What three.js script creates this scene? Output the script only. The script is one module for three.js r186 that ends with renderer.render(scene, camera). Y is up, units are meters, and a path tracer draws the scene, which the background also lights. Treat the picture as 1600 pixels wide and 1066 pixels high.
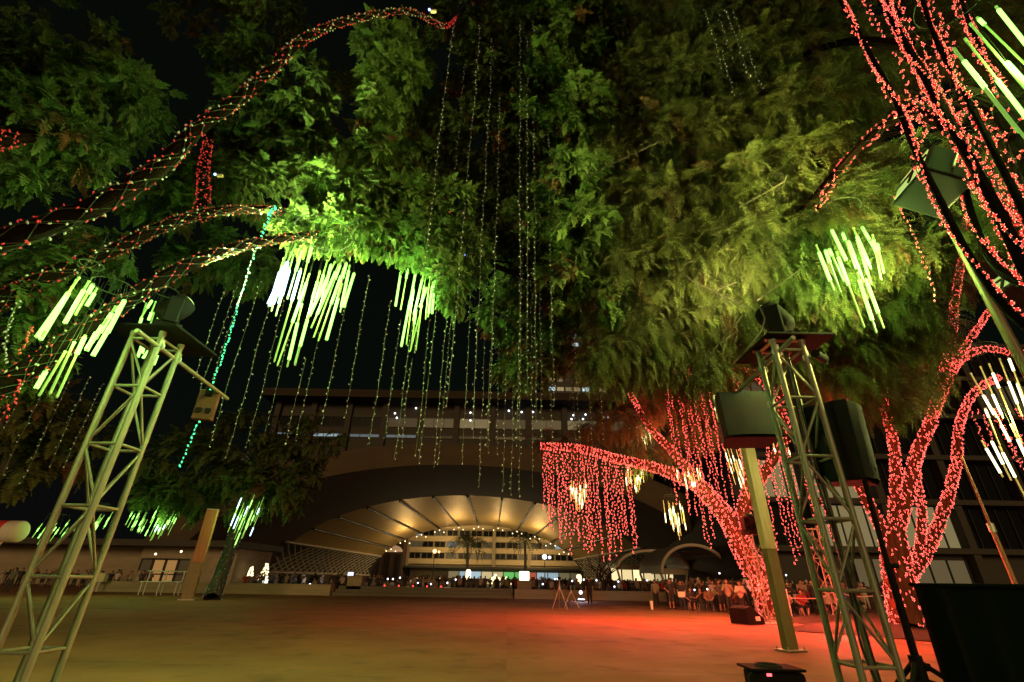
import * as THREE from 'three';
import { mergeGeometries } from 'three/addons/utils/BufferGeometryUtils.js';
import { RoundedBoxGeometry } from 'three/addons/geometries/RoundedBoxGeometry.js';
import { MarchingCubes } from 'three/addons/objects/MarchingCubes.js';

/* ------------------------------------------------------------------ camera, sky, moonlight, exposure */
const scene = new THREE.Scene();
const PITCH = 27 * Math.PI / 180, ROLL = Math.PI / 180, EYE = 1.0, FOCAL = 730;   // pixels of the 1600 x 1066 photograph
const UNIT = 1.5;   // the plan below is drawn in eye heights of 1.5 m; the last lines turn it into metres
const camera = new THREE.PerspectiveCamera(2 * Math.atan(533 / FOCAL) * 180 / Math.PI, 1600 / 1066, 0.1, 1500);
camera.position.set(0, EYE, 0);
camera.lookAt(0, EYE + Math.tan(PITCH) * 10, -10); camera.rotateZ(ROLL); camera.position.multiplyScalar(UNIT);
const renderer = new THREE.WebGLRenderer({ antialias: true });
renderer.setSize(1024, 682);
renderer.toneMapping = THREE.LinearToneMapping;
renderer.toneMappingExposure = 1;
renderer.shadowMap.enabled = true;
{
  const w = 64, h = 32, d = new Float32Array(w * h * 4);
  for (let y = 0; y < h; y++) for (let x = 0; x < w; x++) {
    const e = (y + 0.5) / h * 2 - 1, k = 0.0022 + 0.0016 * Math.exp(-Math.max(e, 0) * 4), i = (y * w + x) * 4;
    d[i] = k * 0.75; d[i + 1] = k * 1.15; d[i + 2] = k * 0.75; d[i + 3] = 1;
  }
  const t = new THREE.DataTexture(d, w, h, THREE.RGBAFormat, THREE.FloatType);
  t.mapping = THREE.EquirectangularReflectionMapping; t.magFilter = THREE.LinearFilter; t.needsUpdate = true;
  scene.background = t; scene.environment = t; scene.environmentIntensity = 1;
}
const sun = new THREE.DirectionalLight(new THREE.Color(1.0, 0.62, 0.26), 1.0);   // glow of the city behind the camera
sun.position.set(1, 13, 48); sun.target.position.set(0, 2, -12);
sun.castShadow = true; sun.shadow.radius = 30;
Object.assign(sun.shadow.camera, { left: -60, right: 60, top: 50, bottom: -50, near: 1, far: 220 });
scene.add(sun, sun.target);

/* ------------------------------------------------------------------ helpers */
let seed = 20231;
function rnd() { seed |= 0; seed = seed + 0x6D2B79F5 | 0; let t = Math.imul(seed ^ seed >>> 15, 1 | seed); t = t + Math.imul(t ^ t >>> 7, 61 | t) ^ t; return ((t ^ t >>> 14) >>> 0) / 4294967296; }
const rr = (a, b) => a + (b - a) * rnd();
const gauss = () => (rnd() + rnd() + rnd() + rnd() - 2) * 1.0;
const V = (x, y, z) => new THREE.Vector3(x, y, z);
const C = (r, g, b) => new THREE.Color().setRGB(r, g, b);
const cp = Math.cos(PITCH), sp = Math.sin(PITCH);
// the place that the photograph shows at pixel (x, y), F metres ahead of the photographer
const cr = Math.cos(ROLL), sr = Math.sin(ROLL);
function P(x, y, F) { const a = (x - 800) / FOCAL, b = (533 - y) / FOCAL, u = a * cr - b * sr, v = a * sr + b * cr, f = cp - v * sp, up = sp + v * cp; return V(u / f * F, EYE + up / f * F, -F); }
// the place on a level h that is seen at pixel (x, y)
function G(x, y, h = 0) { return P(x, y, (h - EYE) / (P(x, y, 1).y - EYE)); }
const heightAt = (y, F, x = 800) => P(x, y, F).y;
const metre = (p) => FOCAL / (-p.z * cp + (p.y - EYE) * sp);          // pixels per metre there

const used = {};
const numbered = (n) => { const k = used[n] = (used[n] ?? -1) + 1; return k ? `${n}_${String(k).padStart(3, '0')}` : n; };
function shade(o) { o.castShadow = true; o.receiveShadow = true; return o; }
function thing(name, label, category, at = [0, 0, 0], turn = 0, group) {
  const o = new THREE.Group(); o.name = numbered(name); scene.add(o);
  if (at.isVector3) o.position.copy(at); else o.position.set(...at);
  o.rotation.y = turn; o.userData = { label, category };
  if (group) o.userData.group = group;
  return o;
}
function strip(g) { g = g.index ? g.toNonIndexed() : g; for (const k of Object.keys(g.attributes)) if (!['position', 'normal', 'uv'].includes(k)) g.deleteAttribute(k); if (!g.attributes.uv) g.setAttribute('uv', new THREE.BufferAttribute(new Float32Array(g.attributes.position.count * 2), 2)); g.morphAttributes = {}; return g; }
const merged = (list) => Array.isArray(list) ? (list.length === 1 ? list[0] : mergeGeometries(list.map(strip))) : list;
function part(parent, name, geos, mat, extra) { const m = shade(new THREE.Mesh(merged(geos), mat)); m.name = name; parent.add(m); if (extra) Object.assign(m.userData, extra); return m; }
function single(name, label, category, geos, mat, group) { const m = shade(new THREE.Mesh(merged(geos), mat)); m.name = numbered(name); scene.add(m); m.userData = { label, category }; if (group) m.userData.group = group; return m; }
function structure(name, geos, mat) { const m = shade(new THREE.Mesh(merged(geos), mat)); m.name = name; m.userData.kind = 'structure'; scene.add(m); return m; }
// world-built shapes moved into the axes of a thing that is not turned
const into = (o, geos) => { const g = merged(geos); g.translate(-o.position.x, -o.position.y, -o.position.z); return g; };
function copy(o, name, at, turn, label, group) {
  const r = o.clone(); r.name = numbered(name); scene.add(r); r.userData = { ...o.userData };
  if (at.isVector3) r.position.copy(at); else r.position.set(...at);
  r.rotation.y = turn; if (label) r.userData.label = label; if (group) r.userData.group = group;
  return r;
}
const box = (w, h, d, x = 0, y = 0, z = 0, ry = 0) => { const g = new THREE.BoxGeometry(w, h, d); if (ry) g.rotateY(ry); return g.translate(x, y, z); };
const rbox = (w, h, d, r, x = 0, y = 0, z = 0) => new RoundedBoxGeometry(w, h, d, 2, r).translate(x, y, z);
const span = (x0, x1, y0, y1, z0, z1) => box(x1 - x0, y1 - y0, Math.abs(z1 - z0), (x0 + x1) / 2, (y0 + y1) / 2, (z0 + z1) / 2);
function rod(a, b, r0, r1 = r0, seg = 10) {
  const d = b.clone().sub(a), g = new THREE.CylinderGeometry(r1, r0, d.length(), seg, 1);
  g.applyQuaternion(new THREE.Quaternion().setFromUnitVectors(V(0, 1, 0), d.clone().normalize()));
  const m = a.clone().add(b).multiplyScalar(0.5); return g.translate(m.x, m.y, m.z);
}
const ball = (r, x, y, z, a = 12, b = 8) => new THREE.SphereGeometry(r, a, b).translate(x, y, z);
// smooth value noise
const hash = (x, y, z) => { let n = Math.imul(x, 374761393) + Math.imul(y, 668265263) + Math.imul(z, 1274126177) | 0; n = Math.imul(n ^ n >>> 13, 1274126177); return ((n ^ n >>> 16) >>> 0) / 4294967296; };
function noise(x, y, z = 0) {
  const xi = Math.floor(x), yi = Math.floor(y), zi = Math.floor(z), s = (t) => t * t * (3 - 2 * t), u = s(x - xi), v = s(y - yi), w = s(z - zi);
  const l = (a, b, t) => a + (b - a) * t, h = (i, j, k) => hash(xi + i, yi + j, zi + k);
  return l(l(l(h(0, 0, 0), h(1, 0, 0), u), l(h(0, 1, 0), h(1, 1, 0), u), v), l(l(h(0, 0, 1), h(1, 0, 1), u), l(h(0, 1, 1), h(1, 1, 1), u), v), w);
}
const fbm = (x, y, o = 4) => { let s = 0, a = 0.5, f = 1; for (let i = 0; i < o; i++) { s += a * noise(x * f, y * f, i * 7.3); a *= 0.5; f *= 2.03; } return s; };
// a texture that repeats: fn(u, v) -> [r, g, b] linear or a number
function texture(n, fn, rep = [1, 1], color = true) {
  const d = new Float32Array(n * n * 4);
  for (let y = 0; y < n; y++) for (let x = 0; x < n; x++) { const c = fn(x / n, y / n), i = (y * n + x) * 4; if (typeof c === 'number') d[i] = d[i + 1] = d[i + 2] = c; else { d[i] = c[0]; d[i + 1] = c[1]; d[i + 2] = c[2]; } d[i + 3] = 1; }
  const t = new THREE.DataTexture(d, n, n, THREE.RGBAFormat, THREE.FloatType);
  t.wrapS = t.wrapT = THREE.RepeatWrapping; t.magFilter = THREE.LinearFilter; t.repeat.set(...rep); t.needsUpdate = true; return t;
}
const std = (c, roughness = 0.7, metalness = 0, more = {}) => new THREE.MeshStandardMaterial({ color: c, roughness, metalness, ...more });
const glow = (c, k = 1, base = C(0.02, 0.02, 0.02)) => new THREE.MeshStandardMaterial({ color: base, roughness: 0.5, emissive: c, emissiveIntensity: k });

/* ------------------------------------------------------------------ materials */
const wear = texture(256, (u, v) => { const n = 0.72 + 0.4 * fbm(u * 12, v * 12, 4); return [n, n * 0.99, n * 0.96]; }, [1, 1]);
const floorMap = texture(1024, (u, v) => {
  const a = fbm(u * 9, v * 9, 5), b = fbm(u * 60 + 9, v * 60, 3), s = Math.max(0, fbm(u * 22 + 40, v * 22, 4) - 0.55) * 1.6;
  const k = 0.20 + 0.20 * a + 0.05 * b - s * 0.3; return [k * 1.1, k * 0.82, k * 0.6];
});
const floorRough = texture(512, (u, v) => 0.62 + 0.4 * fbm(u * 14, v * 14, 5), [1, 1], false);
const grainBump = texture(512, (u, v) => fbm(u * 90, v * 90, 3), [1, 1], false);
const barkMap = texture(512, (u, v) => { const r = fbm(u * 26, v * 7, 4), k = 0.022 + 0.06 * r * r; return [k * 1.25, k, k * 0.72]; });
const barkBump = texture(512, (u, v) => fbm(u * 30, v * 8, 5), [1, 1], false);
const concreteMap = texture(512, (u, v) => { const n = 0.27 + 0.16 * fbm(u * 10, v * 10, 5) - 0.10 * Math.max(0, fbm(u * 40, v * 3, 3) - 0.5); return [n * 1.02, n * 0.94, n * 0.82]; });
const M = {
  alu: std(C(0.24, 0.23, 0.18), 0.5, 0.35, { map: wear }),
  steel: std(C(0.45, 0.45, 0.44), 0.45, 0.7),
  black: new THREE.MeshPhysicalMaterial({ color: C(0.006, 0.005, 0.004), roughness: 0.8, specularIntensity: 0.35, map: wear }),
  matteBlack: new THREE.MeshPhysicalMaterial({ color: C(0.006, 0.006, 0.006), roughness: 1, specularIntensity: 0.1 }),
  grille: std(C(0.02, 0.02, 0.02), 0.65, 0.4, { bumpMap: grainBump, bumpScale: 0.003 }),
  rubber: std(C(0.015, 0.015, 0.015), 0.85),
  bark: std(C(1, 1, 1), 0.95, 0, { map: barkMap, bumpMap: barkBump, bumpScale: 0.03 }),
  wrappedBark: new THREE.MeshPhysicalMaterial({ color: C(1.7, 0.75, 0.55), roughness: 1, specularIntensity: 0.2, map: barkMap, bumpMap: barkBump, bumpScale: 0.08 }),  // bark reddened to stand in for bulb glow between the strands
  darkBark: new THREE.MeshPhysicalMaterial({ color: C(0.16, 0.11, 0.085), roughness: 1, specularIntensity: 0.1, map: barkMap, bumpMap: barkBump, bumpScale: 0.05 }),
  cord: std(C(0.02, 0.03, 0.015), 0.8),
  concrete: std(C(0.19, 0.145, 0.09), 0.85, 0, { map: concreteMap, bumpMap: grainBump, bumpScale: 0.01 }),
  plaster: std(C(0.75, 0.68, 0.52), 0.85, 0, { map: concreteMap }),
  darkWall: std(C(0.05, 0.046, 0.038), 0.8, 0, { map: wear }),
  cream: std(C(0.4, 0.33, 0.2), 0.8, 0, { map: wear }),
  paleMetal: std(C(0.7, 0.56, 0.34), 0.45, 0.1, { map: wear }),
  glassDark: new THREE.MeshPhysicalMaterial({ color: C(0.008, 0.009, 0.01), roughness: 0.3, specularIntensity: 0.4 }),
  frameDark: std(C(0.03, 0.03, 0.03), 0.5, 0.3),
  soil: std(C(0.055, 0.035, 0.022), 1, 0, { bumpMap: grainBump, bumpScale: 0.06 }),
  skin: std(C(0.36, 0.2, 0.13), 0.6), hair: std(C(0.012, 0.009, 0.008), 0.6),
};
/* ------------------------------------------------------------------ ground and plaza */
function sheet(x0, x1, F0, F1, y, per) {
  const g = new THREE.PlaneGeometry(x1 - x0, F1 - F0, 1, 1).rotateX(-Math.PI / 2).translate((x0 + x1) / 2, y, -(F0 + F1) / 2);
  const p = g.attributes.position, uv = g.attributes.uv;
  for (let i = 0; i < p.count; i++) uv.setXY(i, p.getX(i) / per, p.getZ(i) / per);
  return g;
}
structure('ground', sheet(-700, 700, -60, 1100, -0.02, 30), std(C(0.05, 0.042, 0.035), 0.95, 0, { map: wear }));
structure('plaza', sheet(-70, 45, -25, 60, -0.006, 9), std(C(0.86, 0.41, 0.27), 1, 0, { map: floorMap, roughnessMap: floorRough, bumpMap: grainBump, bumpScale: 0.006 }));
{ // the smooth stage floor near the photographer; its far edge bends away to the right
  const s = new THREE.Shape(), edge = [[-40, 12.2], [-12, 12.15], [-2, 12.0], [2, 11.2], [4.4, 10.0], [6.5, 9.2], [14, 8.6], [20, 8.4]];
  s.moveTo(-40, -18); for (const [x, f] of edge) s.lineTo(x, f); s.lineTo(20, -18); s.closePath();
  const g = new THREE.ShapeGeometry(s, 4).rotateX(-Math.PI / 2).translate(0, 0, 0);
  const p = g.attributes.position, uv = g.attributes.uv;
  for (let i = 0; i < p.count; i++) uv.setXY(i, p.getX(i) / 7, p.getZ(i) / 7);
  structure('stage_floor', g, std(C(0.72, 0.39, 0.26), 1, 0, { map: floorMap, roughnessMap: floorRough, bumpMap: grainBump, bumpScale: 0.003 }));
}
{ // planted mound at the right, where the red trees stand
  const s = [], seg = 44, ring = 10, pos = [], idx = [];
  for (let i = 0; i <= ring; i++) for (let j = 0; j <= seg; j++) {
    const a = j / seg * Math.PI * 2, r = i / ring, k = 1 + 0.14 * Math.sin(a * 3 + 1) + 0.08 * Math.sin(a * 7);
    const x = 13.4 + Math.cos(a) * 6.6 * r * k, z = -14.2 + Math.sin(a) * 3.6 * r * k;
    pos.push(x, 0.012 + 0.36 * Math.pow(Math.cos(Math.min(r, 1) * Math.PI / 2), 0.8) + 0.03 * noise(x * 3, z * 3) * (1 - r), z);
  }
  for (let i = 0; i < ring; i++) for (let j = 0; j < seg; j++) { const a = i * (seg + 1) + j, b = a + seg + 1; idx.push(a, a + 1, b, b, a + 1, b + 1); }
  const g = new THREE.BufferGeometry(); g.setAttribute('position', new THREE.Float32BufferAttribute(pos, 3)); g.setIndex(idx); g.computeVertexNormals();
  const uv = []; for (let i = 0; i < pos.length; i += 3) uv.push(pos[i], pos[i + 2]); g.setAttribute('uv', new THREE.Float32BufferAttribute(uv, 2));
  structure('planting_mound', g, M.soil);
}

/* ------------------------------------------------------------------ the arched pavilion */
const AX = -6, A0 = 26, TOP = 11.6;                                   // centre, half span, height of the vault
function arcPoint(t, F, a = A0, top = TOP) { return V(AX + Math.cos(t) * a, 0.4 + Math.sin(t) * (top - 0.4), -F); }
function ribbon(fa, fb, t0, t1, n, uvk = 0.1) {                       // a curved sheet between two arcs
  const pos = [], uv = [], idx = [];
  for (let i = 0; i <= n; i++) { const t = t0 + (t1 - t0) * i / n, a = fa(t), b = fb(t); pos.push(a.x, a.y, a.z, b.x, b.y, b.z); uv.push(i / n * 40 * uvk, 0, i / n * 40 * uvk, a.distanceTo(b) * uvk); }
  for (let i = 0; i < n; i++) { const k = i * 2; idx.push(k, k + 1, k + 2, k + 1, k + 3, k + 2); }
  const g = new THREE.BufferGeometry(); g.setAttribute('position', new THREE.Float32BufferAttribute(pos, 3)); g.setAttribute('uv', new THREE.Float32BufferAttribute(uv, 2)); g.setIndex(idx); g.computeVertexNormals(); return g;
}
{
  const o = thing('arch_pavilion', 'wide concrete arch spanning the back of the plaza with gold ceiling', 'pavilion', [AX, 0, -52]);
  const outer = (t, F) => V(AX + Math.cos(t) * 32.5, Math.sin(t) * 14.5, -F);
  // front face of the arch, its top side, and the dark soffit
  part(o, 'fascia', into(o, [ribbon((t) => outer(t, 52), (t) => arcPoint(t, 52, 28, 12.1), 0, Math.PI, 72, 0.12)]), M.concrete);
  part(o, 'arch_roof', into(o, [ribbon((t) => outer(t, 52), (t) => V(AX + Math.cos(t) * 30, Math.sin(t) * 14.0, -101), 0, Math.PI, 60)]), M.darkWall);
  part(o, 'soffit', into(o, [ribbon((t) => arcPoint(t, 52, 28, 12.1), (t) => arcPoint(t, 70), 0, Math.PI, 72, 0.12)]), std(C(0.20, 0.15, 0.10), 0.9, 0, { map: concreteMap }));
  // gold ceiling, one panel per bay with ribbed metal in it
  const bays = 12, tt = (i) => 0.42 + (Math.PI - 0.84) * i / bays;
  const gold = std(C(0.6, 0.42, 0.17), 0.5, 0.9, { map: wear, bumpMap: texture(128, (u, v) => 0.5 + 0.5 * Math.sin(v * Math.PI * 2 * 16), [1, 1], false), bumpScale: 0.05 });
  const downM = glow(C(1, 0.75, 0.4), 3.2), back = (t) => arcPoint(t, 100, 20.5, 10.5);
  for (let i = 0; i < bays; i++) {
    const a = tt(i) + 0.006, b = tt(i + 1) - 0.006;
    part(o, 'ceiling_panel', into(o, [ribbon((t) => arcPoint(t, 70.05), back, a, b, 8, 0.2)]), gold);
    if (i) part(o, 'rib', into(o, [rod(arcPoint(tt(i), 70, 25.85, 11.45), back(tt(i)).add(V(0, -0.2, 0)), 0.16, 0.12, 6)]), M.frameDark);
    if (i % 1 === 0 && i > 0) { // a pair of downlights at the foot of every rib
      const p = back(tt(i)).add(V(0, -0.75, 0.6));
      for (const d of [-0.9, 0, 0.9]) part(o, 'downlight', into(o, [ball(0.11, p.x + d, p.y + (d ? 0 : 0.35), p.z, 8, 6)]), downM);
    }
  }
  // beam at the back edge of the ceiling
  part(o, 'edge_beam', into(o, [ribbon((t) => arcPoint(t, 100.1, 20.5, 10.5), (t) => arcPoint(t, 100.1, 21.6, 11.9), 0.1, Math.PI - 0.1, 48)]), M.darkWall);
  // open lattice of slats in the flanks of the vault
  for (const side of [0, 1]) {
    const T = (t) => side ? t : Math.PI - t, bars = [];
    const q = (s, k) => arcPoint(T(0.08 + 0.34 * s), 68 + 32 * k, A0 - 5.5 * k, TOP - 1.1 * k);
    for (let i = 0; i < 22; i++) { const k = i / 21; for (const d of [0.22, -0.22]) { let a = q(0, k), prev = a; for (let j = 1; j <= 4; j++) { const kk = Math.min(1, Math.max(0, k + d * j / 4)); const b = q(j / 4, kk); if (k + d * j / 4 > 1.001 || k + d * j / 4 < -0.001) break; bars.push(rod(prev, b, 0.11, 0.11, 5)); prev = b; } } }
    for (const s of [0, 1]) bars.push(rod(q(s, 0), q(s, 1), 0.2, 0.2, 6));
    part(o, 'lattice_screen', into(o, bars), std(C(0.26, 0.22, 0.15), 0.6, 0.3));
  }
  // solid feet of the arch
  for (const s of [-1, 1]) part(o, 'abutment', into(o, [span(AX + s * 30.6 - 2.4, AX + s * 30.6 + 2.4, -0.2, 2.2, -53, -70)]), M.concrete);
  const lamp = (x, y, F, c, i, r) => { const l = new THREE.PointLight(c, i, 0, 2); l.position.set(x, y, -F); l.shadow.radius = r; l.castShadow = true; scene.add(l); };
  for (const x of [-18, -9.5, -2, 4.5]) lamp(x, 6.0 - Math.abs(x + 5) * 0.12, 94, C(1, 0.72, 0.34), 85, 14);
}
// windows: frames stand proud, panes sit back in the wall
function windowOf(parent, x, y, z, w, h, pane, cols, mat = M.frameDark, ry = 0) {
  const t = 0.07, bars = [box(w, t, 0.16, 0, h / 2, 0), box(w, t, 0.16, 0, -h / 2, 0)];
  for (let i = 0; i <= cols; i++) bars.push(box(t, h - t, 0.14, -w / 2 + w * i / cols, 0, 0));
  const f = part(parent, 'window', bars, mat); f.position.set(x, y, z); f.rotation.y = ry;
  const p = part(f, 'pane', [box(w - 0.02, h - 0.02, 0.04, 0, 0, -0.12)], pane); return f;
}
const litWarm = (k) => glow(C(1, 0.78, 0.38), k), litCool = (k) => glow(C(0.65, 0.9, 1.0), k), litAmber = (k) => glow(C(1, 0.62, 0.22), k);
const paneWarm = [0.05, 0.09, 0.16, 0.3].map(litWarm), paneCool = [0.05, 0.12, 0.35, 0.9].map(litCool), paneAmber = [0.12, 0.3].map(litAmber);

{ // office block that rises behind and above the arch
  const F = 75, o = thing('upper_office_block', 'dark flat-roofed office block above the arch with a strip of lit windows', 'office block', [-6, 12.4, -F]);
  part(o, 'wall', into(o, [span(-39, 27, 12.4, 21.4, -76, -98), span(-39, 27, 24.9, 27.2, -76, -98), span(-39, 27, 22.0, 23.2, -76, -98)]), M.darkWall);
  part(o, 'inner_wall', into(o, [span(-38.8, 26.8, 21.4, 25, -77, -97.6)]), M.darkWall);
  part(o, 'roof_slab', into(o, [span(-41, 29.5, 27.22, 28.5, -72.5, -100)]), std(C(0.09, 0.07, 0.05), 0.9, 0, { map: concreteMap }));
  for (let i = 0; i <= 11; i++) part(o, 'pier', into(o, [span(-39 + i * 6 - 0.45, -39 + i * 6 + 0.45, 14, 27.2, -75.1, -75.98)]), M.darkWall);
  const on = [0, 0, 0, 1, 2, 3, 1, 2, 3, 2, 0];
  for (let i = 0; i < 11; i++) {
    const x = -36 + i * 6;
    windowOf(o, x + 6, 24.05 - 12.4, 75 - 75.9, 5, 1.65, on[i] ? [0, 0.03, 0.06, 0.14].map(litWarm)[on[i]] : M.glassDark, i % 2 ? 2 : 3);
    windowOf(o, x + 6, 21.7 - 12.4, 75 - 75.9, 5, 0.55, i < 2 ? paneCool[2] : i < 4 ? paneCool[1] : M.glassDark, 3);
  }
  const lampM = glow(C(0.85, 0.92, 1), 3);
  for (const [x, y] of [[617, 646], [620, 653], [650, 638], [716, 644], [735, 645], [795, 642], [815, 644], [833, 644], [715, 656], [735, 657], [882, 652], [893, 655], [896, 649], [915, 648], [911, 655], [950, 652]]) {
    const p = P(x, y, 75.6); part(o, 'ceiling_lamp', into(o, [ball(0.16, p.x, p.y, p.z, 8, 6)]), lampM);
  }
}
{ // five-storey cream office building seen through the arch
  const F = 130, o = thing('cream_office_building', 'cream office building with rows of dark and lit windows seen through the arch', 'office building', [-7, 0, -F]);
  part(o, 'wall', into(o, [span(-25.4, 22, 3.6, 16, -131.2, -145), span(-25.4, 22, -0.1, 3.6, -135, -145)]), M.cream);
  for (const y of [4.1, 6.75, 9.45, 12.5]) part(o, 'spandrel', into(o, [span(-25.6, 22.2, y, y + 1.15, -130.5, -131.19)]), std(C(0.62, 0.5, 0.3), 0.8, 0, { map: wear, emissive: C(0, 0, 0) }));
  const lit = { '2,0': 2, '1,3': 1, '3,4': 2, '3,5': 3, '3,8': 2, '3,9': 2, '0,5': 1, '1,9': 1, '1,12': 2, '2,12': 2, '3,6': 3, '3,7': 3 };
  [[0, 5.28], [1, 7.95], [2, 10.65], [3, 13.7]].forEach(([r, y]) => {
    for (let i = 0; i < 15; i++) {
      const x = -23.8 + i * 3.1, k = lit[`${r},${i}`];
      windowOf(o, x + 7, y + 0.72, -0.95, 2.7, 1.35, k === undefined ? (rnd() < 0.25 ? paneWarm[0] : M.glassDark) : (r === 3 || rnd() < 0.5 ? paneCool[k] : paneAmber[k > 1 ? 1 : 0]), 2, M.cream);
    }
  });
  part(o, 'pier', into(o, [span(-4.1, -3.3, 3.6, 16.2, -130.2, -130.49)]), M.cream);
  part(o, 'pier', into(o, [span(4.9, 5.5, 3.6, 16.2, -130.2, -130.49)]), M.cream);
  part(o, 'pier', into(o, [span(-25.9, -25.2, 3.6, 16.2, -130.2, -130.49)]), M.cream);
  part(o, 'canopy', into(o, [span(-27, 24, 3.1, 3.58, -127, -135)]), M.darkWall);
  for (let i = 0; i < 12; i++) { // lit shopfronts under it
    const c = [litWarm(0.2), litCool(0.45), litCool(0.6), litWarm(0.6), litWarm(0.5), glow(C(0.25, 1, 0.25), 0.5), glow(C(0.25, 1, 0.25), 0.45), glow(C(1, 0.2, 0.12), 0.4), litCool(0.5), litCool(0.45), litWarm(0.15), litWarm(0.1)][i];
    part(o, 'shopfront', into(o, [box(2.5, 1.5, 0.2, -13.5 + i * 2.75, 1.75, -129.6)]), c);
  }
  const l = new THREE.PointLight(C(1, 0.66, 0.28), 230, 0, 2); l.position.set(-14, 9, -121); l.shadow.radius = 15; scene.add(l);
  const l2 = l.clone(); l2.position.set(6, 8, -121); scene.add(l2);
}
{ // dark brick wing left of it
  const o = thing('dark_brick_wing', 'dark brick wing with a short row of bright windows left of the cream building', 'office building', [-32, 0, -125]);
  part(o, 'wall', into(o, [span(-44, -25.8, -0.1, 15.5, -126, -140)]), std(C(0.09, 0.05, 0.035), 0.9, 0, { map: wear }));
  for (let i = 0; i < 7; i++) windowOf(o, -42.5 + i * 2.5 + 32, 7.3, -0.9, 1.5, 1.2, [2, 3, 1, 2, 3, 1, 1][i] ? paneCool[[3, 3, 1, 3, 3, 1, 1][i]] : M.glassDark, 2);
  for (let i = 0; i < 7; i++) windowOf(o, -42.5 + i * 2.5 + 32, 11.2, -0.9, 1.5, 1.1, i === 5 ? paneCool[3] : M.glassDark, 2);
  for (let i = 0; i < 8; i++) part(o, 'pilaster', into(o, [span(-43.9 + i * 2.5, -43.5 + i * 2.5, 0, 6, -125.5, -125.98)]), M.darkWall);
}
{ // tall tower behind the trees in the middle
  const o = thing('tall_tower', 'tall distant tower block with scattered lit windows above the office roof', 'tower block', [28, 0, -210]);
  const p0 = P(856, 600, 200), p1 = P(948, 600, 200);
  part(o, 'wall', into(o, [span(p0.x, p1.x, 0, 130, -201, -225)]), std(C(0.05, 0.05, 0.045), 0.7));
  for (let r = 0; r < 14; r++) for (let i = 0; i < 7; i++) {
    const y = 56 + r * 4.6, w = (p1.x - p0.x) / 7, k = rnd();
    windowOf(o, p0.x + w * (i + 0.5) - 28, y, 10 - 0.75, w * 0.8, 2.0, k < 0.3 ? paneWarm[3] : k < 0.42 ? paneCool[3] : k < 0.6 ? paneWarm[2] : M.glassDark, 2);
  }
}
{ // glass building at the right
  const F = 40, o = thing('glass_building', 'dark glazed building at the right with warm lit rooms behind the red trees', 'office building', [30, 0, -F]);
  part(o, 'wall', into(o, [span(19, 70, -0.1, 22, -41.2, -60)]), M.darkWall);
  for (let i = 0; i <= 8; i++) part(o, 'column', into(o, [span(19 + i * 6 - 0.3, 19 + i * 6 + 0.3, 0, 22, -40.2, -41.19)]), M.darkWall);
  for (const y of [3.3, 7.0, 10.7, 14.4, 18.1, 21.6]) part(o, 'floor_slab', into(o, [span(18.7, 70, y, y + 0.4, -40.0, -41.19)]), M.darkWall);
  for (let r = 0; r < 5; r++) for (let i = 0; i < 7; i++) {
    const x = 22 + i * 6, lit = (r === 0 && (i === 1 || i === 2)) ? 3 : (r === 1 && (i === 0 || i === 1)) ? 3 : (r === 0 && i === 4) ? 2 : (rnd() < 0.08 ? 0 : -1);
    windowOf(o, x - 30, 3.7 + r * 3.7 + 1.65, -0.95, 5.4, 3.2, lit < 0 ? M.glassDark : lit === 3 ? glow(C(1, 0.8, 0.35), 0.2) : lit === 2 ? glow(C(0.8, 1, 0.45), 0.16) : paneWarm[lit], 5);
  }
  windowOf(o, 2, 1.7, -0.95, 9, 2.4, glow(C(1, 0.75, 0.35), 0.1), 6); windowOf(o, 14.5, 1.75, -0.95, 5, 2.6, glow(C(0.8, 1, 0.45), 0.2), 4);
}
{ // slender lit block behind the right tower's lights
  const o = thing('lit_apartment_block', 'distant apartment block with many small lit windows behind the right light tower', 'apartment block', [66, 0, -100]);
  part(o, 'wall', into(o, [span(58, 73, -0.1, 75, -101, -115)]), std(C(0.08, 0.07, 0.05), 0.8));
  for (let r = 0; r < 17; r++) for (let i = 0; i < 5; i++) { const k = rnd(); windowOf(o, -6 + i * 3, 22 + r * 3.1, -0.9, 2.4, 1.9, k < 0.45 ? paneWarm[3] : k < 0.6 ? litWarm(0.9) : M.glassDark, 2); }
}
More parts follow.
